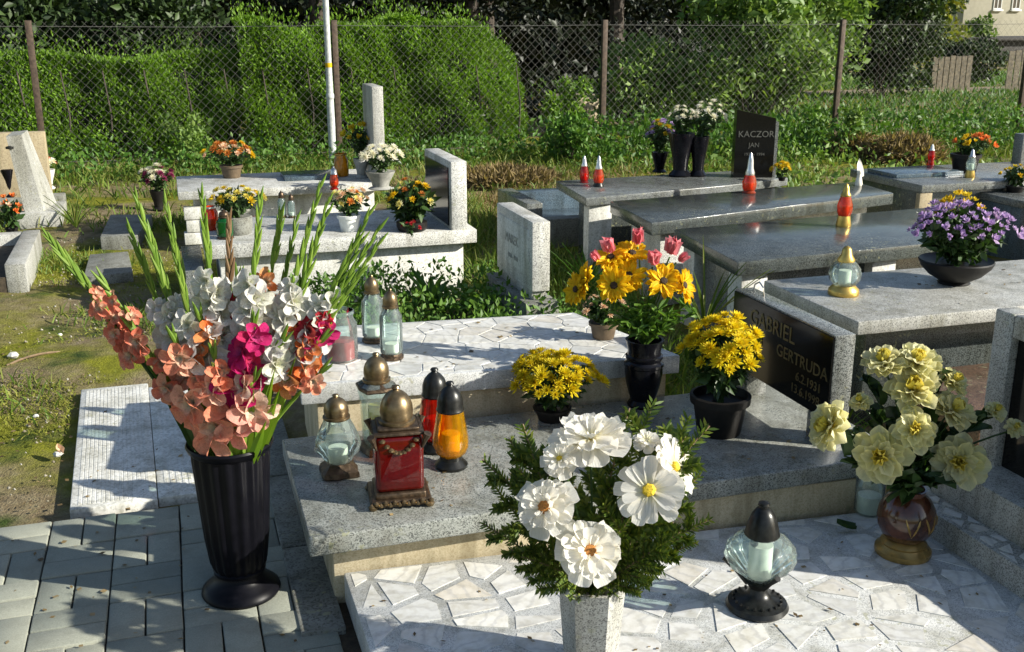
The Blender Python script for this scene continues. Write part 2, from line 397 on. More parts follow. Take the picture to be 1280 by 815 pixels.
petalmat('petal_rust', (.45,.12,.02), (.60,.22,.04), (.72,.34,.08))
petalmat('petal_peach', (.75,.45,.30), (.78,.55,.36), (.80,.66,.48))
plain('flower_disc', (.035,.018,.008), .9, var=.5, sc=300, bmp=.6)
plain('flower_yellow', (.75,.52,.03), .8, var=.3, sc=300, bmp=.5)
plain('flower_rust', (.40,.16,.03), .8, var=.4, sc=300, bmp=.5)
plain('letter_dim', (.10,.10,.085), .6, var=.3)
plain('path_dirt', (.20,.165,.10), .95, var=.3, sc=6)
leafmat('moss', (.13,.15,.018), (.20,.22,.025), (.28,.27,.05), tl=.2, rough=.8)
leafmat('pebble', (.16,.13,.09), (.28,.25,.19), (.45,.43,.37), tl=0, rough=.9)

# ================================================================== SETTING
def onY(x, y, Y):
    d = ray(x, y); return CAM + d*(Y/d.y)
def ground_mat():
    m, n, l, b = nt('ground'); v = wco(n)
    a = noise(n, l, .9, 6, .65, v); f = noise(n, l, 14, 5, .7, v); g = noise(n, l, 110, 3, .7, v); a2 = noise(n, l, 2.3, 5, .6, v)
    dirt = ramp(n, l, f.outputs[0], [(.25, (.14,.105,.055)), (.5, (.24,.19,.11)), (.75, (.34,.29,.18))])
    moss = ramp(n, l, f.outputs[0], [(.25, (.13,.14,.016)), (.6, (.24,.245,.022)), (.85, (.32,.30,.05))])
    gr = ramp(n, l, f.outputs[0], [(.3, (.03,.055,.012)), (.7, (.07,.11,.02))])
    fm = ramp(n, l, a.outputs[0], [(.44, (0,0,0)), (.57, (1,1,1))])
    c = mix(n, l, fm, dirt, moss)
    fg = ramp(n, l, a2.outputs[0], [(.56, (0,0,0)), (.68, (1,1,1))])
    c = mix(n, l, fg, c, gr)
    c = mix(n, l, .6, c, ramp(n, l, g.outputs[0], [(.3, (.5,.5,.5)), (.75, (1.1,1.1,1.1))]), 'MULTIPLY')
    l.new(c, b.inputs['Base Color']); b.inputs['Roughness'].default_value = .95; b.inputs['Specular IOR Level'].default_value = .15
    ad = n.new('ShaderNodeMath'); ad.operation = 'ADD'; l.new(f.outputs[0], ad.inputs[0]); l.new(g.outputs[0], ad.inputs[1])
    l.new(bump(n, l, ad.outputs[0], .8, .02), b.inputs['Normal'])
ground_mat()
def ground():
    # one sheet: fine cells near, coarse far, so that near soil is gently uneven
    xs = np.concatenate([np.linspace(-150, -8, 12), np.arange(-7, 12.01, .14), np.linspace(13, 200, 14)])
    ys = np.concatenate([np.linspace(-60, 1, 8), np.arange(1.5, 13.01, .14), np.linspace(14, 250, 16)])
    X, Y = np.meshgrid(xs, ys); Z = np.zeros_like(X)
    near = ((X > -7) & (X < 12) & (Y > 1.5) & (Y < 13))
    Z += near*(.012*np.sin(X*3.1+Y*1.7)+.010*np.sin(X*1.3-Y*4.3)+rng.normal(0, .006, X.shape)) - .014
    flat = (X < .4) & (Y < 5.0) & (X > -1.2)
    Z = np.where(flat, -.03, Z)
    V = np.stack([X, Y, Z], -1).reshape(-1, 3); nx = len(xs); ny = len(ys)
    i = np.arange(nx*ny).reshape(ny, nx)
    F = np.stack([i[:-1, :-1], i[:-1, 1:], i[1:, 1:], i[1:, :-1]], -1).reshape(-1, 4)
    return setp(fast('ground', V, F, M['ground'], smooth=True), kind='structure')
ground()

# ---- block paving, each block its own piece
pav = setp(obj('paving', box(-2.2, .40, 1.2, 3.52, -.06, -.012, 0), M['soil'], world=True), kind='structure')
pm = [mesh('paver', mv(box(-.0978, .0978, -.0478, .0478, 0, .055, .005, 2), (0, 0, 0)), M['paver'])]
rd = random.Random(3)
PL = WL[pav.name]
def paver(cx, cy, ang):
    o = link('paver', pm[0], pav); o.location = Vector((cx, cy, -.052+rd.uniform(-.003, .003)))-PL
    o.rotation_euler = (rd.uniform(-.012, .012), rd.uniform(-.012, .012), ang+rd.uniform(-.015, .015))
th = R(-1.0)
for j in range(-3, 9):
    for i in range(-6, 4):
        x, y = .02+i*.2, 2.0+j*.2
        if x > .35 or y > 3.45 or x < -1.2 or y < 1.75: continue
        hor = (i+j)%2 == 0
        for k in (-.05, .05):
            if hor: px_, py_, a = x, y+k, 0
            else: px_, py_, a = x+k, y, math.pi/2
            if px_ > .23 and py_ > 2.5: continue
            if px_ > .27: continue
            paver(px_, py_, a)
# ---- concrete kerb lengths between the paving and the granite grave
for a, b_ in ((2.56, 3.06), (3.066, 3.62), (3.626, 4.2)):
    q = obj('kerb_stone', box(.2195, .34, a, b_, -.05, .012, .006), M['concrete_grey'], pav, world=True)
# ---- two pale ribbed slabs on the soil
def ribbed_slab(x0, x1, y0, y1, sk, label):
    t = thing('concrete_slab', ((x0+x1)/2, (y0+y1)/2, -.03), label, 'concrete slab', 'pale slabs on the soil beside the paving')
    s = obj('slab', mv(prism([(x0, y0), (x1, y0), (x1+sk, y1), (x0+sk, y1)], -.05, .006, .005), (0, 0, 0)), M['concrete_white'], t, world=True)
    n = 16
    for k in range(n):
        xa = x0+.03+(x1-x0-.06)*k/(n-1)
        obj('rib', prism([(xa-.006, y0+.03), (xa+.006, y0+.03), (xa+.006+sk, y1-.03), (xa-.006+sk, y1-.03)],   .0055, .0072, .0006, 1), M['concrete_white'], s, world=True)
ribbed_slab(-.432, -.150, 3.56, 4.84, -.045, 'white ribbed concrete slab at the soil edge, left of the gladiolus vase')
ribbed_slab(-.1475, .225, 3.57, 4.78, -.045, 'white ribbed concrete slab partly hidden behind the gladiolus vase')

# ================================================================== GRAVES
def quad(a, b, c, d): return [tuple(a)[:2], tuple(b)[:2], tuple(c)[:2], tuple(d)[:2]]
def inset(poly, d):
    cx_ = sum(p[0] for p in poly)/len(poly); cy_ = sum(p[1] for p in poly)/len(poly)
    return [(p[0]-math.copysign(d, p[0]-cx_), p[1]-math.copysign(d, p[1]-cy_)) for p in poly]
def quadify(c, n):
    # knock off the flattest corners until n remain: broken slab offcuts have few long edges
    c = list(c)
    while len(c) > n:
        m = len(c); ar = [abs((c[i-1][0]-c[i][0])*(c[(i+1)%m][1]-c[i][1])-(c[i-1][1]-c[i][1])*(c[(i+1)%m][0]-c[i][0])) for i in range(m)]
        c.pop(ar.index(min(ar)))
    return c
def chips(slab, poly, z, step, jit, joint, keep, seed, shrink=None):
    r2 = random.Random(seed)
    for c in cells(poly, step, jit, r2, joint):
        if r2.random() > keep: continue
        if shrink:
            c = quadify(c, r2.choice((3, 4, 4, 4, 5, 5)))
            mx = sum(p[0] for p in c)/len(c); my = sum(p[1] for p in c)/len(c); s = r2.uniform(*shrink)
            c = [(mx+(p[0]-mx)*s, my+(p[1]-my)*s) for p in c]
        obj('marble_piece', prism(c, z-.006, z+.0018+r2.uniform(-.0008, .0008), 0), M['marble'], slab, world=True)
GY = 'graves'
# --- front grave: terrazzo slab set with marble pieces, two steps, framed headstone at its right end
g1 = thing('mosaic_grave', (1.2, 2.2, 0), 'low foreground grave slab set with scattered white marble pieces', 'grave', GY)
p1 = [(.366, 1.2), (2.10, 1.2), (2.10, 2.592), (.361, 2.712)]
s1 = obj('slab', prism(p1, .0, .09, .004), M['terrazzo'], g1, world=True)
chips(s1, [(.375, 1.5), (2.07, 1.5), (2.07, 2.585), (.375, 2.70)], .09, .125, .46, .012, .95, 11, (.78, 1.0))
st1 = obj('step', box(2.085, 2.9, 1.12, 2.56, .0, .172, .004), M['granite_grey'], g1, world=True)
chips(st1, [(2.095, 1.5), (2.165, 1.5), (2.165, 2.48), (2.095, 2.48)], .172, .07, .3, .012, .9, 12, (.8, .97))
st2 = obj('step', box(2.172, 2.9, 1.14, 2.52, .17, .285, .004), M['granite_grey'], g1, world=True)
hs = obj('headstone', join(box(2.30, 2.375, 1.88, 1.95, .283, .765, .005), box(2.30, 2.375, 2.405, 2.48, .283, .765, .005), box(2.30, 2.375, 1.952, 2.403, .695, .765, .005)), M['granite_grey'], g1, world=True)
obj('panel', box(2.325, 2.36, 1.953, 2.402, .284, .694, .002), M['black_stone'], hs, world=True)
obj('headstone', box(2.20, 2.28, .45, 1.105, .0, 1.05, .006), M['granite_grey'], g1, world=True)   # unseen stone out of view, added to cast a shadow across the slab
# --- GRANITE grave with black plate on feet
z1 = .25
g2 = thing('granite_grave', (1.2, 3.0, 0), 'grey granite grave slab carrying the coloured lanterns and the black inscribed plate', 'grave', GY)
obj('base', prism([(.335, 2.725), (2.10, 2.63), (2.10, 3.32), (.335, 3.32)], -.03, z1-.062, .004), M['concrete_tan'], g2, world=True)
obj('slab', prism([(.262, 2.637), (2.16, 2.635), (2.16, 3.372), (.266, 3.372)], z1-.0600, z1, .007, 3), M['granite_green'], g2, world=True)
hs = obj('headstone', box(1.953, 2.03, 2.765, 3.41, .338, .628, .005), M['granite_mid'], g2, world=True)
obj('foot', box(1.945, 2.028, 2.775, 2.875, z1-.002, .340, .004), M['granite_mid'], hs, world=True)
obj('foot', box(1.945, 2.028, 3.27, 3.36, z1-.002, .340, .004), M['granite_mid'], hs, world=True)
obj('plate', box(1.9475, 1.955, 2.768, 3.405, .341, .622, .001, 1), M['black_stone'], hs, world=True)
def letters(s, size, x, yc, z, parent, mat='gold_letter', ex=.0012):
    vf = text_vf(s, size, ex)          # text plane XY -> face looking to -X: text x runs along -Y, text y along +Z
    Mx = Matrix(((0, 0, -1, x), (-1, 0, 0, yc), (0, 1, 0, z), (0, 0, 0, 1)))
    return obj('lettering', tf(vf, Mx), M[mat], parent, world=True, smooth=False)
letters('GABRIEL', .078, 1.946, 3.13, .535, hs)
letters('JAN', .066, 1.946, 3.24, .470, hs)
letters('GERTRUDA', .060, 1.946, 2.935, .470, hs)
letters('1.1921', .044, 1.946, 3.27, .418, hs)
letters('6.2.1931', .044, 1.946, 2.885, .418, hs)
letters('13.6.1998', .044, 1.946, 2.90, .372, hs)
lp = obj('wire_handle', tube([(2.0, 3.36, .627), (2.0, 3.35, .655), (2.0, 3.32, .67), (2.0, 3.29, .655), (2.0, 3.285, .627)], .003, 6), M['silver'], hs, world=True)
# --- crazy-paved grave behind it
z2 = .40
g3 = thing('mosaic_grave', (1.05, 3.75, 0), 'crazy paved white marble grave slab holding the plain glass lanterns', 'grave', GY)
p3 = [(.345, 3.455), (1.722, 3.376), (1.56, 4.05), (.40, 4.16)]
obj('base', prism([(.40, 3.475), (1.68, 3.40), (1.55, 4.0), (.42, 4.1)], -.03, z2-.072, .004), M['concrete_tan'], g3, world=True)
s3 = obj('slab', prism(p3, z2-.070, z2, .005), M['terrazzo'], g3, world=True)
chips(s3, [(.375, 3.475), (1.69, 3.40), (1.54, 4.03), (.42, 4.135)], z2, .115, .40, .0065, 1, 21)
# --- planted grave with white stele
g4 = thing('stele_grave', P(660, 391, .2)-Vector((0,0,.2)), 'white upright stele in granite frame behind the crazy paved slab', 'gravestone', GY)
A = P(650, 391, .2); fx0, fx1, fy = 1.60, 1.69, A.y
q0 = P(665, 376, .215); zt = at(665, 278, q0).z
x0 = q0.x; x1 = x0+.095; y0 = q0.y; y1 = P(625, 252, zt+.005).y
obj('plinth', box(x0-.05, x1+.03, y0-.06, y1+.05, -.03, .215, .005), M['concrete_grey'], g4, world=True)
hs = obj('headstone', box(x0, x1, y0, y1, .26, zt, .005), M['granite_pale'], g4, world=True)
obj('neck', box(x0+.005, x1-.015, y0+.02, y1-.02, .213, .262, .003), M['granite_grey'], g4, world=True)
obj('plaque', box(x0-.004, x0+.004, y0+.05, y1-.03, .33, zt-.05, .002), M['concrete_white'], hs, world=True)
letters('MAREK', .07, x0-.0055, (y0+y1)/2+.02, zt-.17, hs, 'ceramic_grey')
letters('1961 - 1990', .035, x0-.0055, (y0+y1)/2, zt-.25, hs, 'ceramic_grey')
ST4 = (x0, x1, y0, y1, zt)
# --- white grave with grey headstone
z5 = .40
g5 = thing('white_grave', (.9, 6.25, 0), 'white box grave crowded with flower pots, small grey headstone at its right end', 'grave', GY)
F5 = 5.93
obj('base', box(.20, 1.60, F5+.07, 6.66, -.03, z5-.082, .005), M['concrete_white'], g5, world=True)
obj('slab', box(.12, 1.665, F5, 6.74, z5-.08, z5, .006), M['granite_pale'], g5, world=True)
hs = obj('headstone', box(1.515, 1.61, F5+.01, 6.60, z5-.003, .80, .006), M['granite_pale'], g5, world=True)
obj('plate', box(1.508, 1.516, F5+.06, 6.56, z5+.02, .76, .001, 1), M['black_stone'], hs, world=True)
obj('side_block', box(.0, .115, 6.0, 6.7, -.03, .25, .005), M['granite_mid'], g5, world=True)
# --- grave behind it with tall narrow stele
z6 = .42
g6 = thing('slab_grave', (.8, 8.2, 0), 'pale slab grave behind the white grave with tall narrow stele', 'grave', GY)
F6 = P(225, 240, z6).y
XR6 = onY(477, 190, F6+.03).x
obj('base', box(.12, XR6-.05, F6+.12, F6+.75, -.03, z6-.062, .005), M['concrete_white'], g6, world=True)
for k, (xa, zz) in enumerate(((.03, .12), (.05, .21), (.04, .30))):
    obj('stone_block', box(xa, xa+.16, F6+.02, F6+.11, zz-.085, zz, .006), M['concrete_white'], g6, world=True)
obj('slab', box(.01, XR6, F6, F6+.80, z6-.06, z6, .006), M['granite_pale'], g6, world=True)
a_, b_ = onY(466, 150, F6+.02), onY(480, 150, F6+.02)
hs = obj('headstone', box(a_.x, b_.x, F6+.02, F6+.42, z6-.003, onY(473, 108, F6+.02).z, .006), M['granite_grey'], g6, world=True)
obj('name_plate', box(.78, 1.18, F6+.28, F6+.62, z6-.001, z6+.03, .003), M['granite_blue'], g6, world=True)
# --- right column: four box graves, z .5
def boxgrave(label, x0, x1, y0, y1, z, th_, mslab, mbase, ov=.05, legs=False):
    t = thing('box_grave', ((x0+x1)/2, (y0+y1)/2, 0), label, 'grave', GY)
    obj('slab', box(x0, x1, y0, y1, z-th_, z, .006), M[mslab], t, world=True)
    obj('base', box(x0+ov, x1-ov, y0+ov, y1-ov, -.03, z-th_-.002, .005), M[mbase], t, world=True)
    return t
gD = boxgrave('grey granite box grave with the gold footed lantern and purple flower bowl', 2.40, 4.25, 3.265, 3.95, .50, .055, 'granite_grey', 'granite_dark', .17)  # dark base puts the shade under the slab into the stone colour
gC = thing('box_grave', (3.3, 4.7, 0), 'dark polished box grave with the red and gold lantern', 'grave', GY)
obj('slab', prism([(2.47, 4.30), (3.95, 4.42), (4.32, 5.28), (2.54, 5.12)], .43, .50, .006), M['granite_dark'], gC, world=True)
obj('base', prism([(2.62, 4.42), (4.0, 4.55), (4.15, 5.15), (2.64, 5.0)], -.03, .428, .004), M['granite_mid'], gC, world=True)
for k, (xa, ya) in enumerate(((2.53, 4.36), (2.58, 4.95), (3.3, 4.42))):
    obj('pillar', box(xa, xa+.14, ya, ya+.13, -.03, .4285, .004), M['concrete_white'], gC, world=True)
gB = thing('box_grave', (3.5, 5.7, 0), 'black mirror polished grave slab in front of the black headstone', 'grave', GY)
obj('slab', prism([(2.50, 5.32), (4.44, 5.80), (4.50, 6.30), (2.56, 6.06)], .425, .50, .008), M['granite_dark'], gB, world=True)
obj('base', prism([(2.62, 5.45), (4.32, 5.90), (4.38, 6.2), (2.66, 5.95)], -.03, .423, .004), M['granite_pale'], gB, world=True)
hB = thing('headstone', (3.94, 6.7, 0), 'black upright headstone with pale lettering beside the white chrysanthemums', 'headstone')
kb = at(945, 222, P(945, 222, .5)); kt = at(945, 137, kb)
k0, k1 = at(919, 180, kb), at(968, 180, kb)
# stone turned square to the grave row looking towards -X / viewer: slab of real thickness
ax = (k1-k0).normalized(); nrm = Vector((ax.y, -ax.x, 0))
pp = [k0, k1, k1-nrm*.09, k0-nrm*.09]
zt = kt.z
V, F = prism([(0, 0), (1, 0), (1, 1), (0, 1)], 0, 1, 0)
def panelbox(a, ax, nrm, w, h0, hl, hr, d):
    """upright slab with slanted top: left height hl, right height hr"""
    a = Vector((a.x, a.y, 0)); b = a+ax*w
    v = [a+UPZ*h0, b+UPZ*h0, b-nrm*d+UPZ*h0, a-nrm*d+UPZ*h0, a+UPZ*hl, b+UPZ*hr, b-nrm*d+UPZ*hr, a-nrm*d+UPZ*hl]
    return v, [(0,3,2,1),(4,5,6,7),(0,1,5,4),(1,2,6,5),(2,3,7,6),(3,0,4,7)]
wK = (k1-k0).length
ks = obj('stone', panelbox(k0, ax, nrm, wK, .42, zt+.0, zt-.06, .09), M['black_stone'], hB, world=True, smooth=False)
obj('edge', panelbox(k1+ax*.001, ax, nrm, .022, .42, zt-.075, zt-.09, .08), M['granite_mid'], hB, world=True, smooth=False)
obj('plinth', panelbox(k0-ax*.08-nrm*-.06, ax, nrm, wK+.16, -.02, .425, .425, .22), M['granite_mid'], hB, world=True, smooth=False)
def letters2(s, size, a, ax, nrm, u, z, parent, mat):
    vf = text_vf(s, size, .001); o = Vector((a.x, a.y, 0))+ax*u+nrm*.002
    Mx = Matrix(((ax.x, 0, nrm.x, o.x), (ax.y, 0, nrm.y, o.y), (0, 1, 0, z), (0, 0, 0, 1)))
    return obj('lettering', tf(vf, Mx), M[mat], parent, world=True, smooth=False)
letters2('KACZOR', .062, k0, ax, nrm, wK*.52, zt-.19, ks, 'letter_dim')
letters2('JAN', .045, k0, ax, nrm, wK*.48, zt-.26, ks, 'letter_dim')
letters2('1931 - 1994', .03, k0, ax, nrm, wK*.5, zt-.32, ks, 'letter_dim')
gA = thing('box_grave', (3.2, 6.6, 0), 'grey slab grave with two red lanterns and black vases', 'grave', GY)
obj('slab', prism([(2.46, 6.21), (3.55, 6.41), (4.15, 6.60), (4.15, 7.05), (2.53, 6.96)], .445, .50, .006), M['granite_mid'], gA, world=True)
obj('base', prism([(2.66, 6.36), (3.5, 6.5), (4.05, 6.68), (4.05, 6.95), (2.66, 6.85)], -.03, .443, .004), M['granite_dark'], gA, world=True)
obj('pillar', box(2.50, 2.66, 6.26, 6.35, -.03, .443, .004), M['concrete_white'], gA, world=True)
# kerb frame of the bluish grave left of it
gF = thing('kerb_grave', (2.4, 7.2, 0), 'low bluish granite kerb frame left of the grey slab grave', 'grave', GY)
a_ = P(622, 236, .30); b_ = P(655, 252, .30)
obj('kerb', box(a_.x, a_.x+.12, b_.y-.1, a_.y, -.03, .30, .005), M['granite_mid'], gF, world=True)
obj('kerb', box(a_.x+.122, a_.x+.75, a_.y-.12, a_.y, -.03, .285, .005), M['granite_blue'], gF, world=True)
obj('cover', box(a_.x+.122, a_.x+.8, b_.y-.1, a_.y-.122, -.03, .14, .004), M['granite_blue'], gF, world=True)
obj('kerb', box(a_.x+.0, a_.x+.9, b_.y-.22, b_.y-.102, -.03, .20, .005), M['concrete_grey'], gF, world=True)
# third column, right edge
gE = boxgrave('dark grave box at the right with orange flower pot on top', P(1082,212,.5).x-.1, 6.5, P(1145,232,.5).y, P(1082,212,.5).y+.05, .50, .055, 'granite_mid', 'granite_dark', .06)
e_ = P(1150, 232, .5)
obj('pillar', box(e_.x+.02, e_.x+.12, e_.y+.012, e_.y+.055, -.03, .4425, .003), M['sandstone'], gE, world=True)
obj('cover_plate', box(e_.x+.05, e_.x+.62, e_.y+.32, e_.y+.66, .4995, .53, .004), M['granite_blue'], gE, world=True)
f_ = P(1222, 240, .42)
gG = boxgrave('bluish grave box at the right picture edge with yellow flowers', f_.x+.02, f_.x+1.6, f_.y-.66, f_.y+.06, .42, .05, 'granite_mid', 'granite_blue', .02)
# small rear headstone at right edge
h_ = P(1275, 205, .5)
o = obj('gravestone', box(h_.x, h_.x+.4, h_.y, h_.y+.1, -.03, at(1275, 168, h_).z, .008), M['granite_mid'], None, world=True)
setp(o, 'small dark upright gravestone cut by the right picture edge', 'gravestone')
# brown grave between the dahlias and the framed headstone
gH = thing('low_grave', (2.75, 2.95, 0), 'low brown stone grave behind the framed headstone at the right', 'grave', GY)
obj('slab', box(2.50, 3.5, 2.70, 3.16, .27, .32, .006), M['stone_brown'], gH, world=True)
obj('base', box(2.54, 3.46, 2.74, 3.12, -.03, .268, .004), M['stone_brown'], gH, world=True)
# --- left edge
q = P(50, 280); tp = at(38, 170, q)
gL = thing('leaning_stele', q, 'white wedge shaped stele on a low plinth at the left', 'gravestone')
V = [(-.10,0,.10),(.04,0,.10),(.10,.42,.10),(-.10,.42,.10),(-.165,.0,.70),(-.055,.0,.71),(-.05,.38,.71),(-.165,.38,.70)]
obj('stele', (V, [(0,3,2,1),(4,5,6,7),(0,1,5,4),(1,2,6,5),(2,3,7,6),(3,0,4,7)]), M['granite_grey'], gL, smooth=False)
obj('plinth', box(-.22, .17, -.06, .5, -.03, .102, .006), M['granite_grey'], gL)
obj('ornament', lathe([(.0,0),(.03,.005),(.03,.02),(0,.03)], 12), M['black_metal'], gL).location = (-.15, -.0, .6)
a_ = onY(8, 270, 10.0); b_ = onY(55, 165, 10.0)
gM = thing('sandstone_headstone', (b_.x-.45, 10.0, 0), 'tan sandstone headstone behind the white leaning stele', 'headstone')
obj('stone', box(b_.x-1.0, b_.x, 10.0, 10.12, -.03, b_.z, .01), M['sandstone'], gM, world=True)
obj('foot', box(b_.x-1.1, b_.x+.1, 9.96, 10.16, -.03, .1, .01), M['concrete_grey'], gM, world=True)
gN = thing('planting_kerb', (-1.3, 7.8, 0), 'pale kerb of a planted grave at the left picture edge', 'kerb')
c0, c1 = P(30, 325, .17), P(48, 287, .17)
obj('kerb', prism([(c0.x-.10, c0.y-.1), (c0.x+.02, c0.y-.12), (c1.x+.01, c1.y), (c1.x-.10, c1.y)], -.03, .17, .006), M['granite_grey'], gN, world=True)
obj('kerb', prism([(c1.x-1.2, c1.y-.11), (c1.x-.104, c1.y-.11), (c1.x-.104, c1.y), (c1.x-1.2, c1.y)], -.03, .165, .006), M['granite_grey'], gN, world=True)
obj('bed', prism([(c0.x-1.2, c0.y-.1), (c0.x-.104, c0.y-.1), (c1.x-.104, c1.y-.112), (c1.x-1.2, c1.y-.112)], -.03, .09, 0), M['soil'], gN, world=True)
for (pts, lab, z) in ((((125,296),(172,294),(190,268),(138,268)), 'small grey stone slab lying in the grass, farther one', .09), (((104,346),(166,340),(160,314),(112,318)), 'small grey stone slab lying in the moss, nearer one', .05)):
    w = [P(x, y, z) for x, y in pts]
    o = obj('stone_slab', prism([(p.x, p.y) for p in w], -.03, z, .006), M['concrete_grey'], None, world=True)
    setp(o, lab, 'stone slab')
o = obj('stone_block', box(*[P(8, 372).x-.1, P(30, 372).x, 6.9, 7.05, -.03, .06], .006), M['concrete_white'], None, world=True); setp(o, 'small pale stone block in the grass at the left edge', 'stone')
# small stones on the soil
for k, (x, y) in enumerate(((17, 445), (72, 568), (75, 418), (45, 520))):
    q = P(x, y, 0); s = (.028, .018, .012, .014)[k]
    vf = lathe([(0, -.3), (.8, -.1), (1, .3), (.5, .8), (0, .9)], 7)
    vf = ([Vector((p.x*s*random.uniform(.8, 1.3), p.y*s*random.uniform(.7, 1.1), p.z*s)) for p in vf[0]], vf[1])
    o = obj('stone', mv(vf, q-Vector((0, 0, .004))), M['concrete_white'], None, world=True); setp(o, 'small pale stone on the mossy soil at the left', 'stone', 'loose stones on the soil')
q0, q1 = P(8, 457), P(75, 440)
o = obj('dry_stick', tube(bez(q0, (q0+q1)/2+Vector((0, .05, .02)), q1, 6), .006, 6), M['twig'], None, world=True); setp(o, 'pale dry stick lying on the soil at the left', 'stick')

# ================================================================== FENCE, HEDGES, TREES, HOUSE
def rot_rand(n, rg, up=0.0):
    """random orthonormal frames (n,3,3), rows = leaf side, leaf axis, leaf normal"""
    d = rg.normal(size=(n, 3)); d[:, 2] += up; d /= np.linalg.norm(d, axis=1)[:, None]
    s = np.cross(d, rg.normal(size=(n, 3))); s /= np.linalg.norm(s, axis=1)[:, None]+1e-9
    return s, d, np.cross(s, d)
def leafcloud(name, pts, size, mat, parent, rg, asp=.5, up=.3, fold=.25, out=None, outw=.8):
    n = len(pts); d = rg.normal(size=(n, 3))*.7; d[:, 2] += up
    if out is not None: d += out*outw
    d /= np.linalg.norm(d, axis=1)[:, None]
    s = np.cross(d, rg.normal(size=(n, 3))); s /= np.linalg.norm(s, axis=1)[:, None]+1e-9
    nn = np.cross(s, d); L = (size*rg.uniform(.45, 1.5, n))[:, None]; W = L*asp*.5
    a = pts; b = pts+d*L*.45+s*W+nn*L*fold*.5; c = pts+d*L; e = pts+d*L*.45-s*W+nn*L*fold*.5
    V = np.stack([a, b, c, e], 1).reshape(-1, 3); i = np.arange(n)*4
    F = np.concatenate([np.stack([i, i+1, i+2], 1), np.stack([i, i+2, i+3], 1)])
    return fast(name, V, F, mat, parent)
def bumps(p, s):
    return (np.sin(p[:, 0]*s*1.0+1.3*np.sin(p[:, 2]*s*.8))*np.sin(p[:, 2]*s*1.3+.7)+np.sin(p[:, 0]*s*2.3+p[:, 1]*s*1.9+p[:, 2]*s*2.1)*.6)
def rnoise(p, sc, seed, k=14):
    rg_ = np.random.default_rng(seed); r_ = np.zeros(len(p))
    for _ in range(k):
        d = rg_.normal(size=3); d *= sc*rg_.uniform(.6, 1.6)/np.linalg.norm(d); r_ += np.sin(p@d+rg_.uniform(0, 6.28))
    return r_/math.sqrt(k*.5)
def hedge(label, x0, x1, y0, y1, zf, n, mat, size=.055, seed=1, roundr=.0, group=None):
    """zf(x) height; leaves sit in a shell on the front, top and ends; twiggy core inside"""
    rg = np.random.default_rng(seed)
    t = thing('hedge', ((x0+x1)/2, (y0+y1)/2, 0), label, 'hedge', group); L = np.array(WL[t.name])
    m = int(n*.72); u = rg.random(m)**1.0; x = x0+(x1-x0)*rg.random(m)
    z = zf(x)*rg.random(m)**.85; y = y0+np.abs(rg.normal(0, .10, m))
    p1_ = np.stack([x, y, z], 1); o1 = np.tile([0, -1., .25], (m, 1))
    m2 = n-m; x = x0+(x1-x0)*rg.random(m2); y = y0+(y1-y0)*rg.random(m2); z = zf(x)-np.abs(rg.normal(0, .07, m2)); z += (rg.random(m2) < .10)*rg.random(m2)**2*.26
    p2 = np.stack([x, y, z], 1); o2 = np.tile([0, -.1, 1.], (m2, 1))
    p = np.concatenate([p1_, p2]); o = np.concatenate([o1, o2])
    zm = float(np.max(zf(np.linspace(x0, x1, 9)))); p[:, 1] += .42*np.clip(p[:, 2]/zm, 0, 1.1)**2+.07*rnoise(p, 4.5, seed)+.05*rnoise(p, 11, seed+1)
    if roundr:
        q = np.clip((p[:, 0]-(x1-roundr))/roundr, 0, 1); p[:, 1] += q**2*roundr*.7; p[:, 2] *= 1-.30*q**3; p[:, 0] -= .25*np.clip(p[:, 2]/zm-.5, 0, 1)**2*q
        o[:, 0] += q*1.2
    keep = (rnoise(p, 9, seed+2) > -.75) | (rg.random(len(p)) < .3)
    p, o = p[keep], o[keep]
    leafcloud('foliage', p-L, size, mat, t, rg, asp=.42, out=o, up=.75)
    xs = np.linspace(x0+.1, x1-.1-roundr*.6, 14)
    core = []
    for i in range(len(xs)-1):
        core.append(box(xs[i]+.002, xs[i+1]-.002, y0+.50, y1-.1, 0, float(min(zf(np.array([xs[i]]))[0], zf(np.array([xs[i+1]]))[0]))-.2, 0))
    obj('inner_growth', join(*core), M['leaf_forest_shaded'], t, world=True)
    for i in range(7):
        xx = x0+(x1-x0)*(i+.5)/7
        obj('stem', tube([(xx, y0+.1, -.02), (xx+.03, y0+.12, .5), (xx-.02, y0+.14, 1.0)], [.014, .011, .008], 6), M['bark'], t, world=True)
    return t
YF = 12.55
hx = lambda px_: onY(px_, 80, 13.5).x
zt_ = lambda py_: onY(400, py_, 13.5).z
hA, hB_, hC = hx(-60), hx(300), hx(668)
zA, zB = zt_(70), zt_(30)
hedge('tall clipped green hedge with rounded end behind the wire fence', hB_, hC, 13.25, 14.4, lambda x: zB+.06*np.sin(x*2.6)+.04*np.sin(x*7), 66000, M['leaf_hedge'], .050, 5, 1.0, 'hedges behind the fence')
hedge('lower clipped hedge behind the wire fence at the left', hA, hB_+.05, 13.3, 14.3, lambda x: zA+.05*np.sin(x*3.1), 48000, M['leaf_hedge'], .048, 6, 0, 'hedges behind the fence')

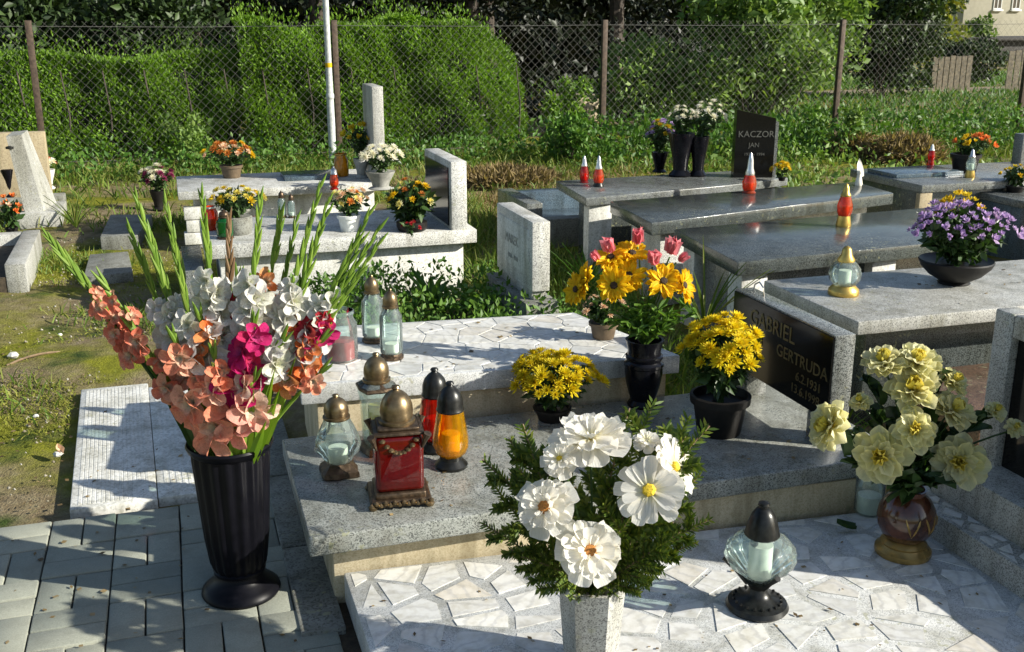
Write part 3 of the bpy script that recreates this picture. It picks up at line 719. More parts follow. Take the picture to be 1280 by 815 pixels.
def tree(label, x, y, h, cr, seed, leaf=.13, n=7000, mat='leaf_forest_shaded', base=2.2, group='trees in the shade beyond the hedge', name='tree'):
    rg = np.random.default_rng(seed); rr = random.Random(seed)
    t = thing(name, (x, y, 0), label, 'tree', group)
    top = Vector((rr.uniform(-.3, .3), rr.uniform(-.3, .3), h*.75))
    limbs = [tube([(0, 0, -.05), (rr.uniform(-.05, .05), 0, 1.0), top*.5, top], [.19, .15, .11, .04], 9)]
    ends = []
    for k in range(9):
        a = k*2.4+rr.random(); s = top*rr.uniform(.35, .9); e = s+Vector((math.cos(a)*cr*.7, math.sin(a)*cr*.7, rr.uniform(-.1, 1.0)))
        limbs.append(tube([s, (s+e)/2+Vector((0, 0, .15)), e], [.06, .04, .015], 6)); ends.append(e)
    obj('trunk', join(*limbs), M['bark'], t)
    cl = [np.array(e) for e in ends]+[np.array([rr.uniform(-.6, .6)*cr, rr.uniform(-.6, .6)*cr, rr.uniform(base+.4, h)]) for _ in range(26)]
    c = np.array(cl); k = rg.integers(0, len(c), n); v = rg.normal(size=(n, 3)); v /= np.linalg.norm(v, axis=1)[:, None]
    p = c[k]+v*(rg.random(n)**.5)[:, None]*np.array([cr*.38, cr*.38, cr*.30])
    p = p[p[:, 2] > base-.3]
    leafcloud('crown', p, leaf, M[mat], t, rg, asp=.6, up=0, out=v[:len(p)], outw=.5)
    return t
tl = [(-7.0, 19, 8.5, 2.7), (-3.2, 18, 9, 2.9), (.5, 19.5, 8.5, 2.8), (2.5, 18, 9, 2.9), (8.3, 19.6, 8.5, 2.9), (6.3, 22.5, 8.5, 2.9),
      (-5.5, 24, 10, 3.2), (-.8, 24.5, 10, 3.3), (3.2, 24, 10, 3.2), (7.4, 25, 10, 3.2), (11.5, 27, 9, 3.0), (-10, 22, 9, 3)]
for i, (x, y, h, cr) in enumerate(tl):
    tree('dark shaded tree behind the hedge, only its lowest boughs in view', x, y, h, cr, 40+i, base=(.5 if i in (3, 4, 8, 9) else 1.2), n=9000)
# low dark undergrowth under the trees: reads as one mass
def undergrowth():
    rg = np.random.default_rng(77); n = 42000
    x = rg.uniform(-16, 17, n); y = rg.uniform(27.5, 32, n); z = rg.random(n)**.8*5.5
    return setp(leafcloud('undergrowth', np.stack([x, y, z], 1), .55, M['leaf_forest_shaded'], None, rg, asp=.8), 'dark wood undergrowth closing the view behind the trees', 'undergrowth', kind='stuff')
undergrowth()
def floor_litter():
    rg = np.random.default_rng(78); n = 9000
    x = rg.uniform(-12, 9, n); y = rg.uniform(15, 27, n); z = rg.random(n)**2*.5
    return setp(leafcloud('ivy_cover', np.stack([x, y, z], 1), .12, M['leaf_forest_shaded'], None, rg, asp=.8), 'dark ivy covering the ground under the trees', 'ivy', kind='stuff')
floor_litter()

def shrub(name, label, q, rx, ry, h, n, mat, leaf, seed, up=.2, base=.0, cat='shrub', group=None, lumps=14, asp=.55):
    rg = np.random.default_rng(seed); rr = random.Random(seed)
    t = thing(name, (q[0], q[1], 0), label, cat, group)
    C = []
    for k in range(lumps):
        a = rr.uniform(0, 6.28); r_ = rr.random()**.6
        C.append((math.cos(a)*rx*r_*.75, math.sin(a)*ry*r_*.75, base+(h-base)*rr.uniform(.12, .88)))
    C = np.array(C); k = rg.integers(0, lumps, n); v = rg.normal(size=(n, 3)); v /= np.linalg.norm(v, axis=1)[:, None]
    rad = np.array([rx, ry, h*.55])*.42
    p = C[k]+v*(rg.random(n)**.4)[:, None]*rad
    p = p[p[:, 2] > .02]; v = v[:len(p)]
    leafcloud('foliage', p, leaf, M[mat], t, rg, asp=asp, up=up, out=v, outw=.7)
    st = []
    for k in range(8):
        e = Vector(C[k%lumps]); st.append(tube([(rr.uniform(-.1, .1)*rx, rr.uniform(-.1, .1)*ry, -.03), e*.5+Vector((0, 0, .05)), e], [.014, .01, .005], 5))
    obj('stem', join(*st), M['bark'], t)
    return t
def gpos(px_, Y): return onY(px_, 100, Y)
SG = 'shrubs behind the wire fence'
shrub('broadleaf_shrub', 'large loose broadleaf shrub behind the fence, right of the middle post', gpos(945, 13.9), 1.15, .8, 2.15, 5200, 'leaf_bush', .125, 90, base=.15, group=SG, lumps=22)
shrub('broadleaf_shrub', 'dark broadleaf shrub just right of the middle fence post', gpos(812, 14.4), .85, .7, 1.25, 3800, 'leaf_bush', .085, 91, base=.15, group=SG, lumps=16)
shrub('broadleaf_shrub', 'arching shrub with pale leaf tips hanging over the fence top', gpos(985, 15.2), 1.3, .9, 2.7, 5000, 'leaf_bush', .12, 92, base=.9, group=SG, lumps=18)
shrub('round_shrub', 'dark round shrub behind the right fence post', gpos(1100, 19.0), 1.5, 1.1, 2.3, 9000, 'leaf_dark', .12, 93, group=SG, lumps=20)
shrub('round_shrub', 'lime green shrub above the dark round shrub at the right', gpos(1125, 26), 1.7, 1.5, 2.7, 8000, 'leaf_lime', .16, 94, group=SG, lumps=18, base=.6)
shrub('round_shrub', 'dark low shrub in front of the wooden fence at the right', gpos(1208, 21.8), 1.25, .7, 1.0, 6000, 'leaf_dark', .10, 95, group=SG)
shrub('round_shrub', 'small green bush between the tall hedge and the middle fence post', gpos(708, 14.2), .33, .3, .85, 2200, 'leaf_hedge', .07, 96, group=SG)
shrub('round_shrub', 'green bush against the house wall at the right', gpos(1218, 34), .7, .6, 1.5, 2000, 'leaf_bush', .16, 97, group=SG)
shrub('round_shrub', 'leafy climber over the low hedge at the left', gpos(190, 14.9), 1.2, .6, 1.95, 3200, 'leaf_dark', .10, 98, group=SG, base=1.0)
shrub('round_shrub', 'leafy dark bush at the top left corner', gpos(30, 15.2), 1.0, .6, 2.1, 4000, 'leaf_dark', .12, 99, group=SG, base=.8)
for k, (px_, Y, h) in enumerate(((1165, 44, 7), (1050, 34, 7), (1095, 46, 8))):
    q = gpos(px_, Y); tree(('dark tree left of the pale house', 'tree rising behind the arching shrub', 'tree behind the lime green shrub')[k], q.x, q.y, h, 2.6, 70+k, .2, 4500, ('leaf_dark', 'leaf_dark', 'leaf_bush')[k], 1.6)
# low wall/pallet seen under hedge end
o = obj('stone_edging', box(gpos(690, 16).x, gpos(750, 16).x, 16, 16.25, -.03, .42, .02), M['concrete_tan'], None, world=True); setp(o, 'low tan stone edging seen right of the tall hedge', 'edging')

# ---- grass lane and path beyond the fence
lane = obj('path', box(8.0, 60, 20.2, 21.0, -.05, .012, 0), M['path_dirt'], None, world=True); setp(lane, kind='structure')

# ---- chain link fence
pxs = [(45, 12.55), (421, 12.55), (754, 12.55), (1047, 12.55), (1279, 12.55)]
posts = [onY(x, 110, Y).x for x, Y in pxs]
posts = [posts[0]-3.25]+posts+[posts[-1]+3.1]
fe = thing('chain_link_fence', (posts[3], YF, 0), 'chain link wire fence on rusty posts along the back of the graves', 'fence')
HF = 1.52
for x in posts:
    obj('post', box(x-.032, x+.032, YF-.03, YF+.03, -.05, HF+.04, .004), M['post_metal'], fe, world=True)
for i in range(len(posts)-1):
    a, b_ = posts[i]+.034, posts[i+1]-.034; W = b_-a; pit = .098; V = []; F = []
    rr = .0012
    def seg(p, q, dy):
        d = Vector((q[0]-p[0], 0, q[1]-p[1])); 
        if d.length < .02: return
        d.normalize(); s = Vector((d.z, 0, -d.x))
        n = len(V); dep_ = Vector((0, rr, 0))
        for c in (p, q):
            w = Vector((c[0], YF+dy, c[1]))
            V.extend([w+s*rr-dep_*.6, w-s*rr-dep_*.6, w+dep_])
        F.extend([(n, n+1, n+4, n+3), (n+1, n+2, n+5, n+4), (n+2, n, n+3, n+5)])
    k = -int(HF/pit)-1
    while k*pit < W:
        x0_ = k*pit                                    # rising wire through (x0,0)
        for sgn in (1, -1):
            if sgn == 1: pA, pB = (x0_, 0.03), (x0_+HF, 0.03+HF)
            else: pA, pB = (x0_+HF, 0.03), (x0_, 0.03+HF)
            (xa, za), (xb, zb) = pA, pB
            if xa == xb: continue
            t0, t1 = 0., 1.
            for lim, sg in ((0, 1), (W, -1)):
                fa, fb = sg*(xa-lim), sg*(xb-lim)
                if fa < 0 and fb < 0: t0 = 2
                elif fa < 0: t0 = max(t0, fa/(fa-fb))
                elif fb < 0: t1 = min(t1, fa/(fa-fb))
            if t0 < t1:
                seg((a+xa+(xb-xa)*t0, za+(zb-za)*t0), (a+xa+(xb-xa)*t1, za+(zb-za)*t1), .002*sgn)
        k += 1
    o = obj('wire_mesh', (V, F), M['wire'], fe, world=True, smooth=False); o['kind'] = 'stuff'
    for zz in (.08, HF-.02):
        obj('tension_wire', tube([(a, YF-.012, zz), ((a+b_)/2, YF-.012, zz-.012), (b_, YF-.012, zz)], .003, 5), M['wire'], fe, world=True)
# white lamp pole
q = onY(416, 195, 12.1)
lp = thing('lamp_pole', (q.x, 12.1, 0), 'slim white pole with yellow band rising past the hedge', 'pole')
obj('shaft', lathe([(.042, -.05), (.042, .5), (.034, 1.2), (.032, 4.2)], 14), M['pole_white'], lp)
obj('band', lathe([(.0365, 1.06), (.038, 1.07), (.038, 1.10), (.0365, 1.11)], 14), M['petal_gold'], lp)
obj('collar', lathe([(.041, .72), (.046, .73), (.046, .77), (.041, .78)], 14), M['pole_white'], lp)

# ---- house, sheds and wooden fence far right
hq = dep(1203, 30, 58); hd = thing('house', (hq.x+5, hq.y, 0), 'cream plastered house with two small windows at the top right corner', 'house')
hx0 = hq.x
wall_vf = box(hx0, hx0+12, hq.y, hq.y+8, -.1, 5.4, .02)
obj('wall', wall_vf, M['plaster'], hd, world=True)
rf = obj('roof', ([Vector(p) for p in ((hx0-.4, hq.y-.4, 5.35), (hx0+12.4, hq.y-.4, 5.35), (hx0+12.4, hq.y+8.4, 5.35), (hx0-.4, hq.y+8.4, 5.35), (hx0-.4, hq.y+4, 8.2), (hx0+12.4, hq.y+4, 8.2))], [(0,1,5,4), (2,3,4,5), (1,2,5), (3,0,4), (3,2,1,0)]), M['roof_tile'], hd, world=True, smooth=False)
obj('chimney', box(hx0+4, hx0+4.6, hq.y+3.6, hq.y+4.2, 7.5, 9, .02), M['stone_brown'], rf, world=True)
for px_ in (1247, 1270):
    c = onY(px_, 2, hq.y)
    w = obj('window', join(box(c.x-.27, c.x-.21, hq.y-.05, hq.y-.002, 1.95, 3.2, .01), box(c.x+.21, c.x+.27, hq.y-.05, hq.y-.002, 1.95, 3.2, .01), box(c.x-.208, c.x+.208, hq.y-.05, hq.y-.002, 1.95, 2.02, .01), box(c.x-.208, c.x+.208, hq.y-.05, hq.y-.002, 3.12, 3.2, .01), box(c.x-.03, c.x+.03, hq.y-.05, hq.y-.002, 2.022, 3.118, .01)), M['window_frame'], hd, world=True)
    obj('pane', box(c.x-.206, c.x-.032, hq.y-.03, hq.y-.003, 2.022, 3.118, 0), M['window_glass'], w, world=True)
    obj('pane', box(c.x+.032, c.x+.206, hq.y-.03, hq.y-.003, 2.022, 3.118, 0), M['window_glass'], w, world=True)
    obj('sill', box(c.x-.33, c.x+.33, hq.y-.14, hq.y-.002, 1.86, 1.945, .01), M['window_frame'], w, world=True)
sq = dep(1196, 60, 40); sh = thing('shed', (sq.x+2, sq.y, 0), 'low dark shed in front of the pale house', 'shed')
shx = sq.x
zr0, zr1 = dep(1230, 66, 40).z, dep(1230, 47, 40).z
obj('wall', box(shx, shx+5, sq.y, sq.y+2, -.1, zr1-.12, .02), M['dark_wood'], sh, world=True)
obj('roof', box(shx-.2, shx+5.2, sq.y-.25, sq.y+2.2, zr1-.118, zr1, .02), M['dark_wood'], sh, world=True)
def picket(pxa, pxb, D, ytop, label, mat):
    a = dep(pxa, ytop, D); b_ = dep(pxb, ytop, D); ax_ = (b_-a); W = ax_.length; ax_.normalize(); nr = Vector((ax_.y, -ax_.x, 0))
    t = thing('picket_fence', (a.x, a.y, 0), label, 'fence'); n = max(4, int(W/.12))
    for i in range(n):
        c = a+ax_*(W*(i+.5)/n); h = a.z+random.uniform(-.03, .03); w = W/n*.42
        obj('plank', panelbox(Vector((c.x, c.y, 0))-ax_*w, ax_, nr, 2*w, -.03, h, h, .025), M[mat], t, world=True, smooth=False)
    for z in (.15, a.z-.15): obj('rail', panelbox(Vector((a.x, a.y, 0))-nr*.027, ax_, nr, W, z, z+.07, z+.07, .03), M[mat], t, world=True, smooth=False)
picket(1167, 1217, 24.5, 71, 'weathered grey plank fence panel behind the shrubs at the right', 'wood_grey')
picket(1262, 1295, 24.5, 63, 'pale plank fence panel at the right picture edge', 'wood_grey')

# ================================================================== GROUND COVER
def blades(name, pts, h, w, mat, rg, label, cat, lean=.5, thingy='stuff'):
    n = len(pts); d = rg.normal(size=(n, 3))*lean; d[:, 2] = 1; d /= np.linalg.norm(d, axis=1)[:, None]
    s = np.cross(d, rg.normal(size=(n, 3))); s /= np.linalg.norm(s, axis=1)[:, None]+1e-9
    H = (h*rg.uniform(.45, 1.4, n))[:, None]; b2 = d.copy(); b2[:, :2] *= 2.0; b2 /= np.linalg.norm(b2, axis=1)[:, None]
    m = pts+d*H*.55; t = m+b2*H*.45; W = w*rg.uniform(.6, 1.3, n)[:, None]
    V = np.stack([pts-s*W, pts+s*W, m+s*W*.7, m-s*W*.7, t], 1).reshape(-1, 3); i = np.arange(n)*5
    F = np.concatenate([np.stack([i, i+1, i+2], 1), np.stack([i, i+2, i+3], 1), np.stack([i+3, i+2, i+4], 1)])
    return setp(fast(name, V, F, mat), label, cat, kind='stuff')
def scatter(n, x0, x1, y0, y1, rg, dens=None, z=-.01):
    x = rg.uniform(x0, x1, n); y = rg.uniform(y0, y1, n)
    p = np.stack([x, y, np.full(n, z)], 1)
    if dens is not None: p = p[rg.random(n) < dens(x, y)]
    return p
def pn(x, y, s): return .5+.25*(np.sin(x*s+1.7*np.sin(y*s*.7))+np.sin(y*s*1.3+1.1*np.sin(x*s*.9+2)))
rg = np.random.default_rng(123)
blades('grass', scatter(26000, -4, 13, 10.3, 12.9, rg, lambda x, y: np.clip(pn(x, y, 2.1)*1.3, .25, 1)), .13, .008, M['grass'], rg, 'green grass verge along the foot of the wire fence', 'grass')
blades('grass', scatter(20000, -4, 14, 8.6, 10.6, rg, lambda x, y: np.clip((pn(x, y, 2.6)-.35)*2, .02, 1)), .09, .007, M['grass'], rg, 'patchy short grass behind the graves', 'grass')
def keepout(x, y):
    inb = (x > -.5) & (x < .4) & (y < 4.95)
    pv = (y < 3.6)
    g = (x > .1) & (x < 1.75) & (y > 5.85) & (y < 6.75)
    c2 = (x > 2.45) & (x < 4.4) & (y > 3.2) & (y < 7)
    return ~(inb | pv | g | c2)
blades('grass', scatter(30000, -1.9, .4, 3.3, 9.4, rg, lambda x, y: keepout(x, y)*np.clip((pn(x, y, 3.3)-.52)*2.6, .01, .9)*(np.clip((y-4.2)/2, .12, 1))), .065, .0042, M['grass'], rg, 'short mossy grass tufts on the soil at the left', 'grass')
blades('grass', scatter(9000, 1.7, 2.5, 3.4, 9, rg, lambda x, y: np.clip(pn(x, y, 4), .1, 1)), .17, .005, M['grass'], rg, 'long grass growing between the two rows of graves', 'grass')
blades('grass', scatter(5000, 2.3, 4.6, 2.7, 3.3, rg, lambda x, y: np.clip(pn(x, y, 4), .2, 1)), .17, .005, M['weed'], rg, 'long green grass below the grey box grave at the right', 'grass')
blades('grass', scatter(24000, 7, 26, 13, 27, rg, lambda x, y: (np.abs(y-20.6) > .5)), .14, .016, M['weed'], rg, 'grass lane beyond the fence at the right', 'grass')  # darker green stands in for the shade lying on the lane
blades('dry_grass', scatter(16000, 1.9, 5.2, 8.2, 10.6, rg, lambda x, y: np.clip((pn(x, y, 2.3)-.3)*1.8, .05, 1)), .10, .006, M['grass_dry'], rg, 'dry matted grass behind the white grave', 'dry grass', lean=1.0)
def mossd(x, y): return keepout(x, y)*np.clip((pn(x+.4, y, 2.1)-.40)*3, 0, 1)
blades('moss', scatter(60000, -1.7, .35, 3.3, 7.6, rg, mossd, -.012), .022, .0022, M['moss'], rg, 'fine short moss carpet on the soil left of the paving', 'moss', lean=.9)
def pebbles():
    rg = np.random.default_rng(55); p = scatter(1500, -1.7, .3, 3.3, 8.5, rg, lambda x, y: keepout(x, y)*1.0, -.004); n = len(p)
    B = np.array([[1, 0, -.3], [-.5, .87, -.3], [-.5, -.87, -.3], [.1, .05, .6]]); a = rg.uniform(0, 6.28, n); s_ = rg.uniform(.003, .012, n)
    V = np.stack([np.stack([(b[0]*np.cos(a)-b[1]*np.sin(a))*s_, (b[0]*np.sin(a)+b[1]*np.cos(a))*s_, b[2]*s_], 1)+p for b in B], 1).reshape(-1, 3)
    i = np.arange(n)*4; F = np.concatenate([np.stack([i+q[0], i+q[1], i+q[2]], 1) for q in ((0, 1, 3), (1, 2, 3), (2, 0, 3), (0, 2, 1))])
    setp(fast('gravel', V, F, M['pebble']), 'small pebbles and crumbs of soil on the ground at the left', 'pebbles', kind='stuff')
pebbles()
def weedfield(label, n, x0, x1, y0, y1, h, mat, seed, dens=None, leaf=.055):
    rg = np.random.default_rng(seed); p = scatter(n, x0, x1, y0, y1, rg, dens, 0); p[:, 2] = rg.random(len(p))**1.5*h
    return setp(leafcloud('weeds', p, leaf, mat, None, rg, asp=.55, up=.5), label, 'weeds', kind='stuff')
weedfield('leafy weeds at the foot of the fence in the middle', 9000, 4.2, 7.2, 10.6, 13.1, .42, M['weed'], 201, lambda x, y: np.clip(pn(x, y, 2.2), .2, 1), .07)
weedfield('leafy weeds along the fence at the left', 9000, -3, 4.2, 11.4, 13.1, .26, M['weed'], 202, lambda x, y: np.clip(pn(x, y, 2.6), .1, 1), .06)
weedfield('leafy weeds along the fence at the right', 9000, 7.0, 13, 10.5, 13.2, .42, M['weed'], 203, lambda x, y: np.clip(pn(x, y, 2.2), .1, 1), .07)
weedfield('dark leaf litter and weeds behind the black headstone', 4000, 4.6, 7.5, 7.6, 10.4, .32, M['leaf_bush'], 204, lambda x, y: np.clip(pn(x, y, 2.5)-.2, .05, 1), .06)
# mound of dry cuttings right of the black headstone
def mound(px_, py_, rx, ry, h, label, seed):
    rg = np.random.default_rng(seed); q = P(px_, py_); t = thing('compost_heap', (q.x, q.y, 0), label, 'heap')
    V, F = lathe([(1.0, -.03), (.9, .25), (.7, .6), (.4, .9), (0, 1.0)], 16)
    V = [Vector((p.x*rx*random.uniform(.85, 1.1), p.y*ry*random.uniform(.85, 1.1), p.z*h)) for p in V]
    obj('soil_core', (V, F), M['soil'], t)
    n = 5000; v = rg.normal(size=(n, 3)); v /= np.linalg.norm(v, axis=1)[:, None]; v[:, 2] = np.abs(v[:, 2])
    p = v*np.array([rx, ry, h])*rg.uniform(.85, 1.05, n)[:, None]
    o = leafcloud('cuttings', p, .10, M['grass_dry'], t, rg, asp=.16, up=0, out=v, outw=.3); o['kind'] = 'stuff'
mound(1125, 200, .5, .4, .24, 'heap of dry brown cuttings behind the graves at the right', 301)
mound(1070, 195, .35, .3, .2, 'smaller heap of dry cuttings beside the right fence post', 302)
mound(630, 228, .5, .4, .09, 'flat heap of dry brown stalks behind the kerb grave', 303)
# planted bed between crazy paved grave and white grave
def bed():
    rg = np.random.default_rng(401)
    p = scatter(13000, .55, 1.85, 4.25, 5.85, rg, lambda x, y: np.clip(pn(x, y, 4.5)+.15, .3, 1), 0)
    p[:, 2] = .02+rg.random(len(p))**1.3*(.16+.12*pn(p[:, 0], p[:, 1], 7))
    setp(leafcloud('ground_cover', p, .036, M['leaf_plant'], None, rg, asp=.5, up=.6), 'low leafy ground cover filling the bed behind the crazy paved slab', 'ground cover', kind='stuff')
bed()
BG = 'plants in the bed'
def leafy(name, label, q, n, L, W, seed, mat='leaf_plant', cat='plant', group=None, tilt=.6, z0=0.0):
    rr = random.Random(seed); t = thing(name, q, label, cat, group)
    for k in range(n):
        a = k*2.4+rr.random()*.5; e = math.pi/2-tilt*rr.uniform(.5, 1.3)
        me = mesh('leaf', blade(W*rr.uniform(.8, 1.2), L*rr.uniform(.7, 1.15), .3, -.25, 3, 6), M[mat])
        link('leaf', me, t, mw=Matrix.Translation((0, 0, z0)) @ Matrix.Rotation(a, 4, 'Z') @ Matrix.Rotation(e, 4, 'X'))
    return t
leafy('broadleaf_plant', 'dark broad leaved plant standing tallest in the bed', P(540, 385, .1), 7, .24, .045, 5, group=BG)
leafy('broadleaf_plant', 'small broad leaved plant in front of the white stele', P(600, 395, .1), 8, .17, .05, 6, group=BG)
leafy('strappy_plant', 'tuft of long narrow leaves right of the white stele', P(735, 370, .05), 16, .36, .016, 7, 'weed', group=BG, tilt=.5)
leafy('strappy_plant', 'tuft of long narrow leaves left of the dark polished grave', P(880, 415, .15), 18, .42, .012, 8, 'grass', group=BG, tilt=.5)
leafy('strappy_plant', 'tuft of grass at the foot of the leaning white stele', P(95, 285, 0), 18, .30, .014, 9, 'grass', group=BG, tilt=.7)
for k, (x, y, lab) in enumerate(((710, 205, 'leafy rose bush at the right of the dry heap'), (1060, 195, 'rose bush with pale buds below the right fence post'), (1010, 190, 'leafy bush right of the black headstone'), (235, 205, 'reddish leafy plant behind the pale slab grave'))):
    q = P(x, y); shrub('rose_bush', lab, q, .30, .25, .55, 900, ('weed', 'leaf_bush', 'leaf_plant', 'leaf_bush')[k], .06, 500+k, lumps=10)

# ================================================================== LANTERNS
LG = 'grave lanterns'
def dome(r, h, n=6, z=0):       # cap profile with rim and knob
    return [(r*1.06, z), (r*1.10, z+h*.04), (r*1.08, z+h*.10), (r*.94, z+h*.13), (r*1.0, z+h*.30), (r*.97, z+h*.45), (r*.86, z+h*.60), (r*.66, z+h*.73), (r*.40, z+h*.82), (r*.24, z+h*.85), (r*.20, z+h*.88), (r*.28, z+h*.92), (r*.22, z+h*.97), (0.0001, z+h)]
def lantern(label, q, H, kind, rz=0.0, glassm='glass_clear', capm='bronze', basem='bronze_dark', r=None, candle='wax', capz=.70, basez=.25):
    """H total height; kinds: cylinder, pear, square, fluted, cone, tall_square, squat"""
    t = thing('grave_lantern', q, label, 'lantern', LG, rz)
    def part(name, prof, mat, seg=28, flute=0, nf=12, sq=0, op=False):
        f = lathe_open if op else lathe
        return obj(name, f(prof, seg, flute, nf, sq), M[mat], t)
    if kind == 'cylinder':
        r = r or H*.155; b = H*.09; g = H*.70; c = H*.27
        part('base', [(r*.95, 0), (r*1.05, b*.2), (r*1.05, b*.5), (r*.9, b*.7), (r*.86, b)], basem, 24, .03, 12)
        part('glass_body', [(r*.85, b*.9), (r*.98, b*1.15), (r, b*1.6), (r, g*.80), (r*.97, g*.88), (r*.72, g*.97), (r*.66, g*1.02)], glassm, 28, .025, 8, 0, True)
        part('candle', [(r*.6, b), (r*.6, H*.22), (0.0001, H*.22)], candle)
        cp = part('cap', dome(r*.66, c, z=H-c), capm)
    elif kind == 'pear':
        r = r or H*.27; b = H*.16; c = H*.30
        part('base', [(r*.72, 0), (r*.80, b*.15), (r*.78, b*.5), (r*.62, b*.75), (r*.46, b)], basem, 24, .05, 7, .8)
        part('glass_body', [(r*.46, b*.95), (r*.62, b*1.2), (r*.70, b*1.5), (r*.97, b*2.0), (r, b*2.3), (r*.93, b*2.8), (r*.74, H*.58), (r*.58, H*.67), (r*.52, H-c*.93)], glassm, 40, .03, 10, 0, True)
        part('candle', [(r*.42, b), (r*.42, H*.34), (0.0001, H*.34)], candle)
        cp = part('cap', dome(r*.54, c, z=H-c), capm)
    elif kind == 'square':
        w = H*.225; b = H*.13; c = H*.33
        bs = obj('base', join(box(-w*1.15, w*1.15, -w*1.0, w*1.0, b*.12, b*.62, .008, 3), box(-w*.95, w*.95, -w*.85, w*.85, b*.55, b, .006, 3)), M['bronze_dark'], t)
        for sx in (-1, 1):
            for sy in (-1, 1):
                obj('foot', mv(lathe([(.0001, 0), (.012, .002), (.015, .010), (.011, b*.3)], 10), (sx*w*1.05, sy*w*.9, 0)), M['bronze'], bs)
        for k in range(14):
            a = -w*1.1+2.2*w*k/13
            obj('ornament', mv(lathe([(.0001, 0), (.007, .002), (.008, .008), (.0001, .014)], 7), (a, -w*1.0-.004, b*.25+.006*(k%2))), M['bronze'], bs)
        gb = obj('glass_body', box(-w*.90, w*.90, -w*.82, w*.82, b, H*.635, .016, 3), M[glassm], t)
        sh = obj('shoulder', join(box(-w*.95, w*.95, -w*.85, w*.85, H*.63, H*.665, .008, 2), box(-w*.78, w*.78, -w*.7, w*.7, H*.663, H*.70, .008, 2)), M['bronze_dark'], t)
        for sx in (-1, 1):
            for sy in (-1, 1):
                obj('corner_horn', tube([(sx*w*.84, sy*w*.77, H*.52), (sx*w*.95, sy*w*.87, H*.60), (sx*w*1.04, sy*w*.95, H*.655)], [.003, .008, .012], 8), M['bronze_dark'], t)
        # swag of little metal roses across the front
        for k in range(9):
            u = (k/8-.5)*2
            obj('garland_rose', mv(lathe([(.0001, -.006), (.008, -.003), (.009, .003), (.0001, .008)], 8), (u*w*.62, -w*.845, H*.60-.038*(1-u*u))), M['bronze'], t)
        cp = obj('cap', lathe(dome(w*.62, c, z=H*.70-.002), 28), M[capm], t)
    elif kind == 'tall_square':
        w = H*.155; b = H*.07; c = H*.29
        bs = part('base', [(w*1.1, 0), (w*1.15, b*.3), (w*1.05, b)], basem, 24, 0, 4, .7)
        part('glass_body', [(w*.85, b), (w*.9, b*1.4), (w*.98, H*.5), (w*1.12, H*.64), (w*1.05, H*.68), (w*.66, H*.72)], glassm, 32, 0, 4, .6, True)
        part('candle', [(w*.6, b), (w*.6, H*.46), (0.0001, H*.46)], 'petal_cream')
        part('shoulder', [(w*1.12, H*.635), (w*1.18, H*.65), (w*1.15, H*.67), (w*.75, H*.71), (w*.7, H*.72)], 'bronze_dark', 32, .02, 8, .5)
        cp = part('cap', dome(w*.80, c, z=H-c), capm)
    elif kind == 'cone':          # red / amber body on short dark foot with dark dome
        r = r or H*.20; b = H*.14; c = H*.34
        part('base', [(r*.88, 0), (r*.92, b*.25), (r*.75, b*.5), (r*.62, b*.7), (r*.62, b)], basem)
        part('glass_body', [(r*.60, b*.95), (r*.85, b*1.3), (r, b*1.9), (r*.97, b*2.5), (r*.80, H*.55), (r*.70, H-c*.9)], glassm, 30, .03, 9, 0, True)
        part('candle', [(r*.5, b), (r*.5, H*.4), (0.0001, H*.4)], candle)
        cp = part('cap', [(r*.74, H-c), (r*.78, H-c*.95), (r*.72, H-c*.86), (r*.70, H-c*.6), (r*.58, H-c*.40), (r*.36, H-c*.24), (r*.20, H-c*.17), (r*.17, H-c*.13), (r*.24, H-c*.09), (r*.18, H-c*.03), (.0001, H)], capm)
    elif kind == 'fluted':        # footed goblet with bulging ribbed glass and black bell cap
        r = r or H*.30
        b1 = part('base', [(r*.86, 0), (r*.90, H*.02), (r*.84, H*.055), (r*.62, H*.085), (r*.40, H*.11), (r*.30, H*.15), (r*.26, H*.19), (r*.34, H*.23), (r*.42, H*.26), (r*.30, H*.275)], basem, 36)
        for k in range(20):
            a = k*2*math.pi/20; obj('bead', mv(lathe([(.0001, 0), (.004, .002), (.004, .006), (.0001, .008)], 6), (r*.68*math.cos(a), r*.68*math.sin(a), H*.072)), M[basem], b1)
        part('glass_body', [(r*.30, H*.265), (r*.55, H*.33), (r*.90, H*.42), (r*1.0, H*.50), (r*.93, H*.58), (r*.70, H*.655), (r*.44, H*.695)], glassm, 64, .035, 16, 0, True)
        part('candle', [(r*.34, H*.30), (r*.34, H*.60), (.0001, H*.60)], candle)
        for k in range(3):
            a = k*2.094+rz+.5
            obj('holder_arm', tube([(r*.30*math.cos(a), r*.30*math.sin(a), H*.22), (r*.62*math.cos(a), r*.62*math.sin(a), H*.32), (r*1.0*math.cos(a), r*1.0*math.sin(a), H*.43)], [.008, .006, .008], 8), M[basem], t)
        cp = part('cap', [(r*.47, H*.68), (r*.50, H*.695), (r*.47, H*.73), (r*.42, H*.80), (r*.32, H*.88), (r*.20, H*.93), (r*.13, H*.94), (r*.13, H*.955), (r*.17, H*.965), (r*.15, H*.985), (.0001, H)], capm, 32)
    elif kind == 'ball':          # glass ball on gold saucer
        r = r or H*.31
        part('base', [(r*.95, 0), (r*1.0, H*.03), (r*.95, H*.12), (r*.7, H*.2)], basem)
        part('glass_body', [(r*.65, H*.19), (r*.95, H*.30), (r*1.02, H*.42), (r*.92, H*.55), (r*.65, H*.66), (r*.5, H*.7)], glassm, 30, .03, 10, 0, True)
        part('candle', [(r*.4, H*.2), (r*.4, H*.5), (.0001, H*.5)], candle)
